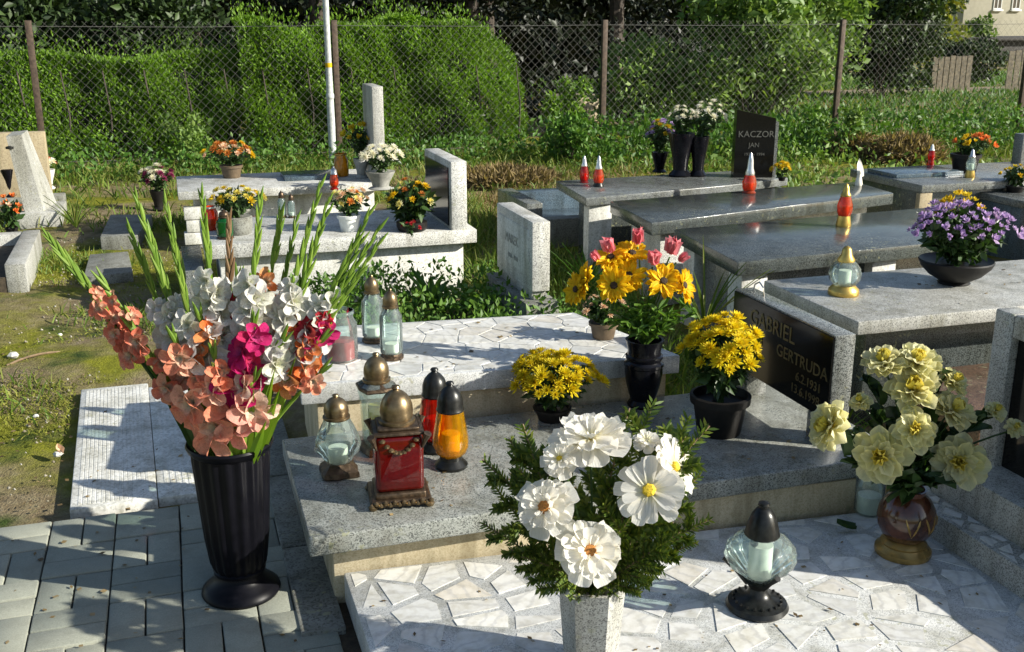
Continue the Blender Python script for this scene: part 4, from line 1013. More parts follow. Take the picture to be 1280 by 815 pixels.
        cp = part('cap', [(r*.55, H*.68), (r*.55, H*.73), (r*.35, H*.82), (r*.3, H*.92), (r*.2, H*.97), (.0001, H)], capm)
    elif kind == 'banded':        # gold foot, red glass, gold peak
        r = r or H*.175
        B_, C_ = basez, capz; gz = lambda f: H*(B_+(C_+.02-B_)*f)
        part('base', [(r*.95, 0), (r*1.0, H*B_*.16), (r*.82, H*B_*.8), (r*.78, H*B_*1.04)], basem)
        part('glass_body', [(r*.78, gz(0)), (r*1.0, gz(.24)), (r*.98, gz(.53)), (r*.72, gz(.87)), (r*.62, gz(1))], glassm, 26, .02, 10, 0, True)
        part('candle', [(r*.5, H*(B_+.01)), (r*.5, gz(.5)), (.0001, gz(.5))], candle)
        cz = lambda f: H*(C_+(1-C_)*f)
        cp = part('cap', [(r*.66, cz(0)), (r*.68, cz(.1)), (r*.46, cz(.3)), (r*.40, cz(.62)), (r*.2, cz(.9)), (.0001, H)], capm)
    elif kind == 'jar':
        r = r or H*.33
        part('glass_body', [(r*.9, 0), (r, H*.04), (r, H*.75), (r*.8, H*.86), (r*.8, H)], glassm, 24, 0, 8, 0, True)
        part('candle', [(r*.8, H*.03), (r*.8, H*.4), (.0001, H*.4)], candle)
        cp = part('rim', [(r*.83, H*.93), (r*.87, H*.95), (r*.87, H*1.0), (r*.8, H*1.01)], capm, op=True)
    return t
def hpx(q, x, y): return at(x, y, q).z-q.z
def L_(label, x, yb, z, yt, kind, **k):
    q = P(x, yb, z); return lantern(label, q, hpx(q, x, yt), kind, **k)
L_('clear ribbed glass lantern on black foot with black bell cap, in the foreground', 946, 758, .0922, 626, 'fluted', capm='black_metal', basem='black_metal')
L_('clear bulbous lantern with bronze cap at the left end of the granite slab', 424, 592, z1, 492, 'pear')
L_('deep red square lantern with bronze garland on ornate bronze base', 499, 622, z1, 484, 'square', glassm='glass_deep_red', rz=R(-6))
L_('tall clear angular lantern with bronze dome behind the red square one', 474, 562, z1, 440, 'tall_square', rz=R(10))
L_('bright red lantern with dark dome cap behind the amber one', 545, 562, z1, 459, 'cone', glassm='glass_red', capm='black_metal', basem='black_metal')
L_('amber yellow lantern with dark dome cap at the right of the lantern group', 564, 583, z1, 476, 'cone', glassm='glass_amber', capm='black_metal', basem='black_metal')
L_('clear cylinder lantern with bronze cap, front one on the crazy paved slab', 490, 448, z2+.002, 360, 'cylinder')
L_('clear cylinder lantern with bronze cap, rear one on the crazy paved slab', 467, 427, z2+.002, 343, 'cylinder')
L_('short clear glass lantern with a red candle beside the gladioli', 427, 449, z2+.002, 388, 'jar', candle='petal_crimson', capm='glass_clear')
L_('clear glass ball lantern on a golden saucer on the grey box grave', 1054, 368, .50, 307, 'ball', capm='gold', basem='gold')
L_('red lantern with golden foot and peak on the dark polished grave', 1054, 283, .50, 229, 'banded', glassm='glass_orange', capm='gold', basem='gold')
L_('red glass lantern with silver peak before the black headstone', 936, 241, .50, 190, 'banded', glassm='glass_orange', capm='silver', basem='glass_orange', capz=.44, basez=.06)
L_('bright red lantern with silver tip, left one of the pair on the grey slab', 730, 228, .50, 194, 'banded', glassm='glass_red', capm='silver', basem='glass_red', capz=.6, basez=.06)
L_('orange red lantern with silver tip, right one of the pair on the grey slab', 748, 233, .50, 194, 'banded', glassm='glass_orange', capm='silver', basem='black_metal', capz=.56, basez=.12)
L_('small pink lantern on the pale slab behind the white grave', 418, 237, z6, 208, 'cone', glassm='glass_orange', capm='silver', basem='glass_red')
L_('amber tumbler lantern beside the tall narrow stele', 427, 220, z6, 192, 'jar', glassm='glass_amber', capm='gold')
L_('small clear lantern with dark cap on the white grave, left of two', 353, 272, z5, 238, 'cylinder', capm='bronze_dark')
L_('small clear lantern with dark cap on the white grave, right of two', 365, 272, z5, 242, 'cylinder', capm='bronze_dark')
L_('green glass lantern in front of the stone flower bowl', 282, 298, z5, 262, 'cylinder', glassm='glass_green', capm='bronze_dark', r=.045)
L_('pale pink lantern jar left of the green lantern', 264, 287, z5, 258, 'jar', glassm='glass_orange', candle='petal_peach', capm='wax')
L_('small red lantern with white tip at the right rear grave', 1163, 207, .50, 180, 'banded', glassm='glass_red', capm='white_plastic', basem='glass_red')
L_('white and gold lantern beside the orange flower pot', 1212, 222, .50, 186, 'banded', glassm='glass_clear', capm='silver', basem='gold')
q = P(1085, 640, .092); lantern('pale blue glass tumbler behind the brown ball vase', q, hpx(q, 1085, 585), 'jar', capm='glass_clear', candle='wax', r=.045)
o = obj('white_figurine', mv(join(lathe([(.022, 0), (.026, .01), (.020, .04), (.013, .075), (.018, .085), (.016, .10), (.0001, .11)], 12), tf(blade(.05, .12, .1, .3, 4, 5), Matrix.Translation((.02, 0, .06)) @ Matrix.Rotation(.9, 4, 'X'))), P(1073, 232, .5)), M['wax'], None, world=True)
setp(o, 'small white winged figurine behind the red and gold lantern', 'figurine')

# ================================================================== FLOWERS
def axfrom(n, roll, loc): return Matrix.Translation(loc) @ frame(n, roll)
CAMD = lambda p: (CAM-Vector(p)).normalized()
PET = {}
def petal_mesh(key, mat, var=3, **k):
    if (key, mat) not in PET:
        PET[(key, mat)] = [mesh('petal', blade(seed=s, **k), M[mat]) for s in range(var)]
    return PET[(key, mat)]
def stem_pts(a, b, sag=.12):
    a, b = Vector(a), Vector(b); m = (a+b)/2; m.z += (b-a).length*sag; m = m+(Vector((a.x, a.y, 0))-Vector((m.x, m.y, 0)))*.35
    return bez(a, m, b, 8)
def flower(name, label, cat, base, head, nrm, rows, centre, group, stem='leaf_rose', stem_r=.003, seed=0, calyx=True):
    """rows: (meshes, count, elevation, length, radius offset); petals are parts"""
    rr = random.Random(seed); base, head = Vector(base), Vector(head); nrm = Vector(nrm).normalized()
    t = thing(name, base, label, cat, group); h = head-base
    obj('stem', tube(stem_pts((0, 0, 0), h-nrm*.01), stem_r, 6), M[stem], t)
    Fm = axfrom(nrm, rr.random()*6, h)
    for ri, (ms, cnt, el, L, off) in enumerate(rows):
        for k in range(cnt):
            a = 2*math.pi*(k+.5*(ri%2))/cnt+rr.uniform(-.2, .2)
            mw = Fm @ Matrix.Rotation(a, 4, 'Z') @ Matrix.Translation((0, off, .004*ri)) @ Matrix.Rotation(el+rr.uniform(-.13, .13), 4, 'X') @ Matrix.Rotation(rr.uniform(-.15, .15), 4, 'Y') @ Matrix.Scale(L*rr.uniform(.8, 1.1), 4)
            link('petal', rr.choice(ms), t, mw=mw)
    if centre:
        r_, hh, mat = centre
        link('flower_centre', mesh('flower_centre', lathe([(r_, -.002), (r_*1.0, hh*.4), (r_*.7, hh*.9), (.0001, hh)], 14, .06, 7), M[mat]), t, mw=Fm @ Matrix.Translation((0, 0, .006)))
    return t
BL = dict(nu=5, nv=6)
pw = petal_mesh('w', 'petal_white', wid=.48, length=1, cup=.12, bend=-.06, tip=.05, ruffle=.02, nu=5, nv=6, prof=lambda t: (.35+.65*math.sin(min(1, t*1.15)*1.6))*(1 if t < .85 else .82))
pwd = petal_mesh('wd', 'petal_white', var=5, wid=.74, length=1, cup=.14, bend=-.04, tip=.04, ruffle=.05, nu=7, nv=7, prof=lambda t: (.28+.72*math.sin(min(1, t*1.1)*1.57))*(1 if t < .9 else .88))
pwr = petal_mesh('wr', 'petal_white', var=5, wid=.52, length=1, cup=.22, bend=.06, tip=.09, ruffle=.11, nu=7, nv=7, prof=lambda t: (.3+.7*math.sin(min(1, t*1.12)*1.6))*(1 if t < .9 else .8))
pc = petal_mesh('c', 'petal_cream', wid=.60, length=1, cup=.34, bend=.05, tip=.07, nu=5, nv=6, prof=lambda t: .4+.6*math.sin(min(1, t*1.12)*1.9)**.8 if t < .95 else .55)
pch = petal_mesh('c', 'petal_cream_heart', wid=.50, length=1, cup=.9, bend=.25, tip=.08, nu=5, nv=5, prof=lambda t: .4+.6*math.sin(min(1, t*1.12)*1.9)**.8 if t < .95 else .55)
psn = petal_mesh('s', 'petal_gold', wid=.42, length=1, cup=.3, bend=.05, tip=.10, nu=3, nv=6, prof=lambda t: math.sin(min(1, .2+.8*t)*2.9)**.6 if t < .98 else .25)
psy = petal_mesh('s', 'petal_yellow', wid=.34, length=1, cup=.5, bend=.05, tip=.12, nu=3, nv=6, prof=lambda t: math.sin(min(1, .2+.8*t)*2.9)**.6 if t < .98 else .25)
ppk = petal_mesh('t', 'petal_pink', wid=.62, length=1, cup=.9, bend=.22, tip=.05, nu=5, nv=6, prof=lambda t: .45+.55*math.sin(t*2.6))

# ---------- black floor vase with gladioli
vq = P(302, 738, .003); VH = hpx(vq, 300, 550); VR = .117
v1 = thing('floor_vase', vq, 'tall black fluted plastic vase on the paving holding the gladioli', 'vase')
obj('foot', lathe([(.108, 0), (.112, .008), (.110, .016), (.096, .028), (.078, .042), (.066, .058), (.064, .068)], 40, .0), M['black_plastic'], v1)
obj('body', lathe_open([(.062, .066), (.066, .075), (.078, .10), (.088, .18), (.096, .30), (.104, VH-.05), (.104, VH-.02), (.097, VH-.03), (.088, .2), (.0005, .12)], 108, .032, 18), M['black_plastic'], v1)
obj('rim', lathe_open([(.106, VH-.028), (.116, VH-.018), (.120, VH-.006), (.117, VH), (.108, VH-.002), (.1045, VH-.02)], 48), M['black_plastic'], v1)
obj('collar', lathe_open([(.0665, .066), (.073, .070), (.074, .078), (.067, .084)], 40), M['black_plastic'], v1)
GM = {}
def floret_mesh(mat, var=5):
    if mat not in GM:
        GM[mat] = []
        for s in range(var):
            rr = random.Random(s+9); parts = []
            for k in range(6):
                w = .74 if k%2 == 0 else .62; el = R(52+rr.uniform(-8, 8)) if k%2 == 0 else R(40+rr.uniform(-8, 8))
                pb = blade(w, .95*rr.uniform(.85, 1.08), .5, -.42-rr.uniform(0, .2), 7, 7, .06, lambda t: .22+.78*math.sin(min(1, t*1.08)*1.75), .12, s*7+k)
                parts.append(tf(pb, Matrix.Rotation(k*math.pi/3+rr.uniform(-.1, .1), 4, 'Z') @ Matrix.Translation((0, .03, 0)) @ Matrix.Rotation(el, 4, 'X')))
            parts.append(tube([(0, 0, -.30), (0, 0, -.1), (0, 0, .06)], [.045, .07, .10], 7))
            fm_ = mesh('floret', join(*parts), M[mat])
            GM[mat].append(fm_)
    return GM[mat]
def throat_mats():
    for nm, c1, c2, c3 in (('glad_salmon', (.86,.26,.15), (.88,.36,.23), (.88,.60,.46)), ('glad_orange', (.80,.17,.04), (.82,.24,.07), (.82,.45,.20)), ('glad_coral', (.80,.20,.12), (.84,.28,.18), (.85,.46,.32)),
                           ('glad_pink', (.78,.30,.24), (.82,.42,.34), (.84,.62,.50)), ('glad_magenta', (.50,.012,.13), (.58,.02,.18), (.55,.03,.10)), ('glad_crimson', (.46,.012,.03), (.56,.03,.05), (.6,.10,.08)), ('glad_white', (.80,.80,.78), (.84,.84,.82), (.78,.80,.66))):
        m = leafmat(nm, c1, c2, c3, .32, .55, (1.05, 1, .95), .2); 
        # pale throat: colour follows the distance from the floret's own axis (object space)
        n, l = m.node_tree.nodes, m.node_tree.links; b = n['Principled BSDF']; tc = n.new('ShaderNodeTexCoord')
        ln = n.new('ShaderNodeVectorMath'); ln.operation = 'LENGTH'; l.new(tc.outputs['Object'], ln.inputs[0])
        src = b.inputs['Base Color'].links[0].from_socket
        thc = {'glad_white': (.80,.82,.62), 'glad_magenta': (.60,.10,.30), 'glad_crimson': (.62,.15,.15)}.get(nm, (.84,.78,.58))
        f = ramp(n, l, ln.outputs['Value'], [(.22, (1,1,1)), (.66, (0,0,0))])
        vn = noise(n, l, 7, 5, .7, tc.outputs['Object'], 1.5)
        c = mix(n, l, 1.0, mix(n, l, f, src, thc), ramp(n, l, vn.outputs[0], [(.3, (.70,.62,.60)), (.55, (1,1,1)), (.75, (1.12,1.15,1.15))]), 'MULTIPLY')
        l.new(c, b.inputs['Base Color']); l.new(bump(n, l, vn.outputs[0], .35, .03), b.inputs['Normal'])
        for q in n:
            if q.type == 'BSDF_TRANSLUCENT': l.new(c, q.inputs[0])
throat_mats()
BUDM = [mesh('bud', tf(lathe([(.0001, 0), (.14, .10), (.19, .30), (.15, .6), (.06, .9), (.0001, 1.0)], 7), Matrix.Identity(4)), M['leaf_glad']),
        mesh('bud', lathe([(.0001, 0), (.14, .10), (.19, .30), (.15, .6), (.06, .9), (.0001, 1.0)], 7), M['bud_brown'])]
mouth = vq+Vector((0, 0, VH-.03))
def gladiolus(k, tip, dd, mat, b0, b1, nfl, size, label, brown=False, dark=False, seed=0, budn=11):
    """tip: pixel; dd: depth offset from the vase; florets between fractions b0..b1 of the stalk, green buds above"""
    rr = random.Random(seed+k*13); D = depth(vq)+dd
    T = dep(tip[0], tip[1], D); dirv = T-mouth; az = Vector((dirv.x, dirv.y, 0))
    off = az.normalized()*min(.07, az.length*.25) if az.length > .01 else Vector()
    B = vq+Vector((0, 0, .16))-off*.3; Mth = mouth+off
    t = thing('gladiolus', B, label, 'gladiolus', 'gladioli in the black floor vase')
    c = bez(Mth, Mth+(T-Mth)*.5+Vector((0, 0, .05*rr.uniform(0, 1.4))), T, 22)
    pts = [B]+c; rel = [p-B for p in pts]
    obj('stem', tube(rel, [.006]*8+[.0055]*8+[.004]*4+[.0025]*3, 6), M['leaf_glad_dark' if dark else 'leaf_glad'], t)
    def pt(s):
        i = min(21.0, max(0, s*21)); j = min(20, int(i)); return c[j]+(c[j+1]-c[j])*(i-j), (c[j+1]-c[j]).normalized()
    fm_ = floret_mesh(mat)
    for i in range(nfl):
        s = b0+(b1-b0)*(i+.5)/nfl; p, tg = pt(s); sc = size*(1.02-.5*i/nfl)*rr.uniform(.72, .98)
        side = 1 if i%2 else -1
        cd_ = CAMD(p); fwd = (cd_-tg*cd_.dot(tg)).normalized(); sd_ = tg.cross(fwd)
        n_ = (fwd*rr.uniform(.5, 1.0)+sd_*side*rr.uniform(.25, .9)+tg*rr.uniform(.15, .5)).normalized()
        link('floret', rr.choice(fm_), t, mw=Matrix.Translation(p-B+n_*sc*.32) @ frame(n_, rr.random()*6) @ Matrix.Scale(sc, 4))
        gb = p-B
        link('bud', BUDM[0], t, mw=Matrix.Translation(gb) @ frame((n_*.5+tg).normalized()) @ Matrix.Diagonal((.045, .045, .045, 1)))
    for i in range(budn):
        s = b1+(1-b1)*(i+.2)/budn; p, tg = pt(s); side = 1 if i%2 else -1
        cd_ = CAMD(p); fwd = (cd_-tg*cd_.dot(tg)).normalized(); sd_ = tg.cross(fwd)
        L = .066*(1.15-.5*i/budn)*rr.uniform(.85, 1.15)
        d_ = (tg+sd_*side*rr.uniform(.07, .19)+fwd*rr.uniform(-.06, .12)).normalized()
        link('bud', BUDM[1 if brown else 0], t, mw=Matrix.Translation(p-B) @ frame(d_) @ Matrix.Diagonal((L*.46, L*.46, L, 1)))
    return t
GL = [((58, 294), -.02, 'glad_coral', .42, .74, 6, .048, 'gladiolus leaning farthest left with coral florets'),
      ((168, 240), -.02, 'glad_white', .42, .58, 4, .066, 'white gladiolus with tall green tip at the left of the bunch'),
      ((205, 246), .10, 'glad_white', .38, .58, 3, .060, 'white gladiolus second of the tall green tips from the left'),
      ((160, 282), .0, 'glad_white', .45, .64, 3, .055, 'slender white gladiolus with curved green tip at the left'),
      ((190, 300), .0, 'glad_coral', .32, .56, 3, .056, 'coral gladiolus low behind the left green tips'),
      ((252, 240), -.03, 'glad_white', .36, .66, 7, .078, 'white gladiolus with stout green spike left of the middle'),
      ((286, 272), .05, 'glad_coral', .50, .66, 2, .050, 'gladiolus with a withered brown spike in the middle'),
      ((326, 242), -.04, 'glad_white', .42, .66, 5, .072, 'white gladiolus with straight green spike in the middle'),
      ((352, 262), .03, 'glad_orange', .46, .74, 3, .058, 'orange gladiolus right of the middle'),
      ((402, 226), .0, 'glad_white', .36, .62, 5, .074, 'white gladiolus with the tallest green tip'),
      ((410, 262), .0, 'glad_orange', .36, .56, 3, .058, 'orange gladiolus with forked looking green tip at the right'),
      ((464, 262), .0, 'glad_white', .40, .66, 6, .074, 'white gladiolus leaning right above the lanterns'),
      ((476, 300), -.02, 'glad_magenta', .44, .60, 2, .060, 'magenta gladiolus leaning farthest right'),
      ((455, 296), .03, 'glad_orange', .36, .52, 3, .065, 'orange gladiolus with dark stalk leaning right'),
      ((178, 268), .03, 'glad_white', .50, .56, 1, .050, 'slender unopened gladiolus spike at the left of the bunch'),
      ((215, 300), -.07, 'glad_white', .44, .66, 3, .068, 'short white gladiolus among the left green tips'),
      ((412, 246), .04, 'glad_orange', .48, .56, 1, .045, 'slender unopened gladiolus spike beside the tallest tip'),
      ((372, 268), .07, 'glad_white', .40, .58, 3, .060, 'short white gladiolus right of the middle'),
      ((478, 280), .03, 'glad_white', .40, .55, 3, .060, 'white gladiolus with drooping green tip at the far right'),
      ((75, 312), .02, 'glad_coral', .50, .66, 2, .045, 'short green gladiolus spike beside the farthest left one'),
      ((128, 350), -.06, 'glad_coral', .56, .92, 3, .044, 'coral gladiolus with small florets just below the leftmost one'),
      ((172, 418), -.05, 'glad_coral', .45, .98, 3, .056, 'salmon gladiolus leaning low to the left over the ribbed slab'),
      ((398, 430), -.04, 'glad_orange', .52, .98, 3, .064, 'orange gladiolus leaning low to the right'),
      ((412, 385), -.02, 'glad_crimson', .72, .96, 2, .050, 'crimson gladiolus tip at the right of the bunch'),
      ((222, 432), -.08, 'glad_salmon', .36, .98, 3, .086, 'salmon gladiolus with large open florets at the front left'),
      ((268, 446), -.10, 'glad_salmon', .14, .92, 4, .086, 'salmon gladiolus with large open florets low over the vase rim'),
      ((316, 410), -.09, 'glad_magenta', .42, .98, 4, .082, 'magenta gladiolus in the middle of the bunch'),
      ((252, 405), -.06, 'glad_orange', .72, 1.0, 2, .058, 'bright orange gladiolus in the middle of the bunch'),
      ((298, 350), .0, 'glad_crimson', .62, .92, 3, .050, 'crimson gladiolus behind the magenta one'),
      ((350, 432), -.06, 'glad_white', .55, .98, 3, .075, 'white gladiolus low at the right front'),
      ((398, 468), -.05, 'glad_salmon', .72, 1.0, 2, .062, 'salmon gladiolus drooping at the right over the rim'),
      ((318, 476), -.11, 'glad_pink', .30, .98, 3, .085, 'pale salmon gladiolus just above the green sword leaves')]
for k, g in enumerate(GL):
    gladiolus(k, *g, brown=(k == 6), dark=(k in (0, 13)), seed=3, budn=(10 if k < 20 else 4))
LVS = [((300, 470), -.10), ((318, 480), -.12), ((345, 455), -.10), ((352, 480), -.11), ((335, 520), -.13), ((290, 505), -.11), ((372, 440), -.05), ((188, 452), -.02), ((205, 480), .02), ((215, 500), -.04), ((270, 330), .08), ((230, 350), .06), ((395, 380), .06), ((340, 350), .09)]
for k, (tp, dd) in enumerate(LVS):
    T = dep(tp[0], tp[1], depth(vq)+dd); B = mouth+Vector((T.x-mouth.x, T.y-mouth.y, 0)).normalized()*.075-Vector((0, 0, .04))
    d_ = T-B; L = d_.length
    n_ = CAMD(B); xx = d_.cross(n_).normalized(); zz = xx.cross(d_).normalized()
    Mx = Matrix((xx, d_.normalized(), zz)).transposed().to_4x4()
    o = obj('gladiolus_leaf', mv(tf(blade(.026, L, .25, .06, 3, 8, 0, lambda t: (.7+.3*math.sin(t*3))*(1 if t < .6 else max(.05, 1-(t-.6)/.4))), Mx), B), M['leaf_glad_dark' if k in (7, 8, 9) else 'leaf_glad'], None, world=True)
    setp(o, 'dark sword shaped leaf at the left of the gladiolus bunch' if k in (7, 8, 9) else 'green sword shaped gladiolus leaf standing in the black floor vase', 'leaf', 'sword leaves in the black floor vase')

# ---------- conifer sprigs
def sprig_vf(L, seed, dens=46):
    rr = random.Random(seed); ax_ = bez((0, 0, 0), (rr.uniform(-.06, .06)*L, L*.5, .10*L), (rr.uniform(-.1, .1)*L, L, -.04*L), 12)
    parts = [tube(ax_, [.0028]*6+[.0018]*6, 5)]; V, F = [], []
    def needles(path, n, l0):
        for i in range(n):
            s = i/n*(len(path)-1.001); j = int(s); p = path[j]+(path[j+1]-path[j])*(s-j); t = (path[j+1]-path[j]).normalized()
            for sg in (-1, 1, 0):
                d = (t*.7+Vector((t.y, -t.x, 0))*sg*rr.uniform(.7, 1)+Vector((0, 0, rr.uniform(-.3, .7)+(.6 if sg == 0 else 0)))).normalized()
                l_ = l0*rr.uniform(.7, 1.2); w = d.cross(Vector((rr.uniform(-.3, .3), rr.uniform(-.3, .3), 1))).normalized()*.0021
                k = len(V); V.extend([p-w*.7, p+w*.7, p+d*l_*.6+w, p+d*l_, p+d*l_*.6-w]); F.append((k, k+1, k+2, k+3, k+4))
    needles(ax_, dens, .018)
    for b in range(9):
        i = 1+b; p = ax_[i]; sg = 1 if b%2 else -1; l_ = L*.31*(1-b/12)
        e = p+Vector((sg*l_*.75, l_*.75, rr.uniform(-.1, .25)*l_)); pth = bez(p, (p+e)/2+Vector((0, 0, .02*L)), e, 6)
        parts.append(tube(pth, .0013, 4)); needles(pth, int(dens*.45), .017)
    return join(*parts), (V, F)
SPR = [(lambda a: (mesh('twig', a[0], M['twig']), mesh('needles', a[1], M['leaf_conifer'], smooth=False)))(sprig_vf(1.0*.30, s)) for s in range(8)]
def sprig(base, tip, label, group, seed=0, mats=None):
    base, tip = Vector(base), Vector(tip); d = tip-base; L = d.length; rr = random.Random(seed)
    t = thing('conifer_sprig', base, label, 'sprig', group)
    n_ = (CAMD(base)+Vector((rr.uniform(-.5, .5), rr.uniform(-.5, .5), rr.uniform(-.2, .5)))).normalized()
    xx = d.cross(n_).normalized(); zz = xx.cross(d).normalized()
    Mx = Matrix((xx, d.normalized(), zz)).transposed().to_4x4() @ Matrix.Scale(L/.30, 4)
    a, b = SPR[seed%8]
    tw = link('twig', a, t, mw=Mx); nd = link('needles', b, t, mw=Mx)
    nd['kind'] = 'stuff'
    return t

# ---------- hexagonal stone vase with white flowers
hq_ = P(738, 828, .0922); HH = hpx(hq_, 740, 728)
t = thing('stone_vase', hq_, 'six sided grey terrazzo vase of white flowers in the foreground', 'vase', rz=R(-22.5))
hp = lambda r: [(r*math.cos(R(60*k)), r*math.sin(R(60*k))) for k in range(6)]
def hexv(r0, r1, z0, z1_):
    V = [Vector((x, y, z0)) for x, y in hp(r0)]+[Vector((x, y, z1_)) for x, y in hp(r1)]+[Vector((x, y, z1_)) for x, y in hp(r1*.84)]+[Vector((x, y, z1_-.09)) for x, y in hp(r1*.78)]
    F = [(5,4,3,2,1,0)]+[(k, (k+1)%6, 6+(k+1)%6, 6+k) for k in range(6)]+[(6+k, 6+(k+1)%6, 12+(k+1)%6, 12+k) for k in range(6)]+[(12+k, 12+(k+1)%6, 18+(k+1)%6, 18+k) for k in range(6)]+[(18,19,20,21,22,23)]
    return V, F
obj('body', hexv(.064, .080, 0, HH), M['granite_grey'], t, smooth=False)
vm = hq_+Vector((0, 0, HH-.05)); D2 = depth(hq_)
WG = 'white flowers in the terrazzo vase'
def wf(x, y, dd, nx, ny, nz, R_, kind, label, cen):
    p = dep(x, y, D2+dd); toc = CAMD(p); rt = RT; n_ = (toc*nz+rt*nx+UPZ*ny).normalized()
    if kind == 'd': rows = [(pwd, 9, R(-4), R_*1.02, .006), (pwr, 9, R(12), R_*.92, .006), (pwd, 7, R(26), R_*.74, .006), (pwr, 6, R(46), R_*.50, .008)]
    else: rows = [(pw, 13, R(4), R_, .012), (pw, 12, R(12), R_*.92, .010)]
    flower('white_flower', label, 'flower', vm, p, n_, rows, cen, WG, seed=int(x))
wf(738, 552, .03, -.1, 1.1, .28, .088, 'd', 'large white ruffled flower at the top of the bouquet', (.010, .008, 'flower_yellow'))
wf(682, 634, -.06, -.25, .15, .95, .066, 'd', 'white ruffled flower with rusty heart at the left of the bouquet', (.017, .016, 'flower_rust'))
wf(737, 690, -.10, .1, .25, .95, .074, 'd', 'white ruffled flower with rusty heart drooping over the vase rim', (.018, .016, 'flower_rust'))
wf(812, 614, -.07, -.18, .35, .85, .070, 's', 'white daisy like flower with yellow centre facing forward', (.015, .010, 'flower_yellow'))
wf(841, 584, .0, .85, .25, .55, .066, 's', 'white daisy like flower at the right turned sideways', (.012, .009, 'flower_yellow'))
wf(808, 553, .03, .1, .9, .4, .028, 'd', 'tiny white bud at the top right of the bouquet', None)
wf(700, 575, -.02, -.2, .5, .8, .042, 'd', 'half open white flower below the large top flower', (.008, .006, 'flower_yellow'))
SPL = [(600, 580, .05), (608, 615, .0), (628, 555, .10), (650, 532, .13), (612, 645, -.02), (638, 690, -.06), (656, 702, -.10), (672, 540, .15), (772, 508, .14), (803, 496, .16), (842, 512, .12), (882, 530, .05), (868, 556, .02), (882, 640, -.02), (866, 668, -.05), (856, 682, -.08), (842, 660, -.08), (778, 742, -.14), (764, 660, -.06), (785, 648, -.05), (884, 605, .02), (640, 590, .02), (795, 560, .02)]
for k, (x, y, dd) in enumerate(SPL):
    lab = ('dark conifer sprig at the left of the white bouquet' if x < 700 else 'sunlit conifer sprig at the right of the white bouquet' if x > 790 else 'conifer sprig in the middle of the white bouquet')
    sprig(vm+Vector((0, 0, .03)), dep(x, y, D2+dd), lab, 'conifer sprigs in the terrazzo vase', k)

# ---------- brown ball vase with cream dahlias
bq = P(1128, 690, .0922); BH = hpx(bq, 1130, 603); k_ = BH/.21
t = thing('ball_vase', bq, 'brown glazed ball vase on golden foot holding cream dahlias', 'vase')
obj('foot', lathe([(.074*k_, 0), (.076*k_, .006), (.075*k_, .016), (.066*k_, .022), (.060*k_, .030), (.062*k_, .036), (.052*k_, .046), (.045*k_, .05)], 36), M['ceramic_gold'], t)
bb = obj('body', lathe([(.044*k_, .046), (.062*k_, .062), (.074*k_, .088), (.078*k_, .115), (.074*k_, .145), (.060*k_, .172), (.042*k_, .19), (.045*k_, .205), (.040*k_, .2055), (.036*k_, .185), (.0001, .16)], 40), M['ceramic_brown'], t)
for a in (-2.0, -1.25, -.5):          # golden leaf strokes on the glaze
    for s in (-1, 1):
        pth = [Vector((math.cos(a+s*.10*i)*.0785*k_*math.cos((i-1.5)*.30), math.sin(a+s*.10*i)*.0785*k_*math.cos((i-1.5)*.30), .115+s*.0+ (i-1.5)*.022)) for i in range(4)]
        obj('gold_stroke', tube(pth, [.001, .003, .003, .001], 5), M['ceramic_gold'], bb)
dm = bq+Vector((0, 0, BH-.02)); D3 = depth(bq)
DG = 'cream dahlias in the brown vase'
def dahlia(x, y, dd, nx, ny, nz, R_, label):
    p = dep(x, y, D3+dd); n_ = (CAMD(p)*nz+RT*nx+UPZ*ny).normalized()
    rows = [(pc, 11, R(2), R_, .004), (pc, 10, R(14), R_*.92, .004), (pc, 9, R(28), R_*.78, .003), (pch, 7, R(46), R_*.58, .002), (pch, 5, R(66), R_*.40, .001)]
    flower('dahlia', label, 'dahlia', dm, p, n_, rows, None, DG, seed=int(x+y))
for a in ((1105, 457, .05, -.2, .95, .35, 0.064, 'cream dahlia at the top left of the bunch seen from its edge'), (1146, 456, .04, .1, .9, .45, 0.066, 'cream dahlia at the very top of the bunch'), (1141, 490, .0, .05, .75, .65, 0.0762, 'cream dahlia just below the topmost one'),
          (1143, 538, -.07, .05, .12, 1, .064, 'large yellow hearted cream dahlia in the middle of the bunch'), (1102, 570, -.06, -.15, -.05, 1, 0.0787, 'cream dahlia at the lower left of the bunch'), (1198, 577, -.04, .1, .0, 1, 0.0762, 'cream dahlia at the lower right of the bunch'),
          (1040, 534, -.02, -.85, .25, .35, 0.0737, 'cream dahlia leaning far left turned sideways'), (1187, 516, .0, .55, .55, .5, 0.0698, 'cream dahlia at the right seen from its edge'), (1190, 480, .05, .5, .7, .4, .045, 'small cream dahlia at the upper right'),
          (1076, 505, .02, -.3, .8, .4, .032, 'small cream dahlia bud at the left'), (1243, 515, .02, .4, .5, .6, 0.0305, 'cream bud in front of the framed headstone, left of two'), (1268, 536, .0, .3, .4, .7, 0.0279, 'cream bud in front of the framed headstone, right of two')):
    dahlia(*a)
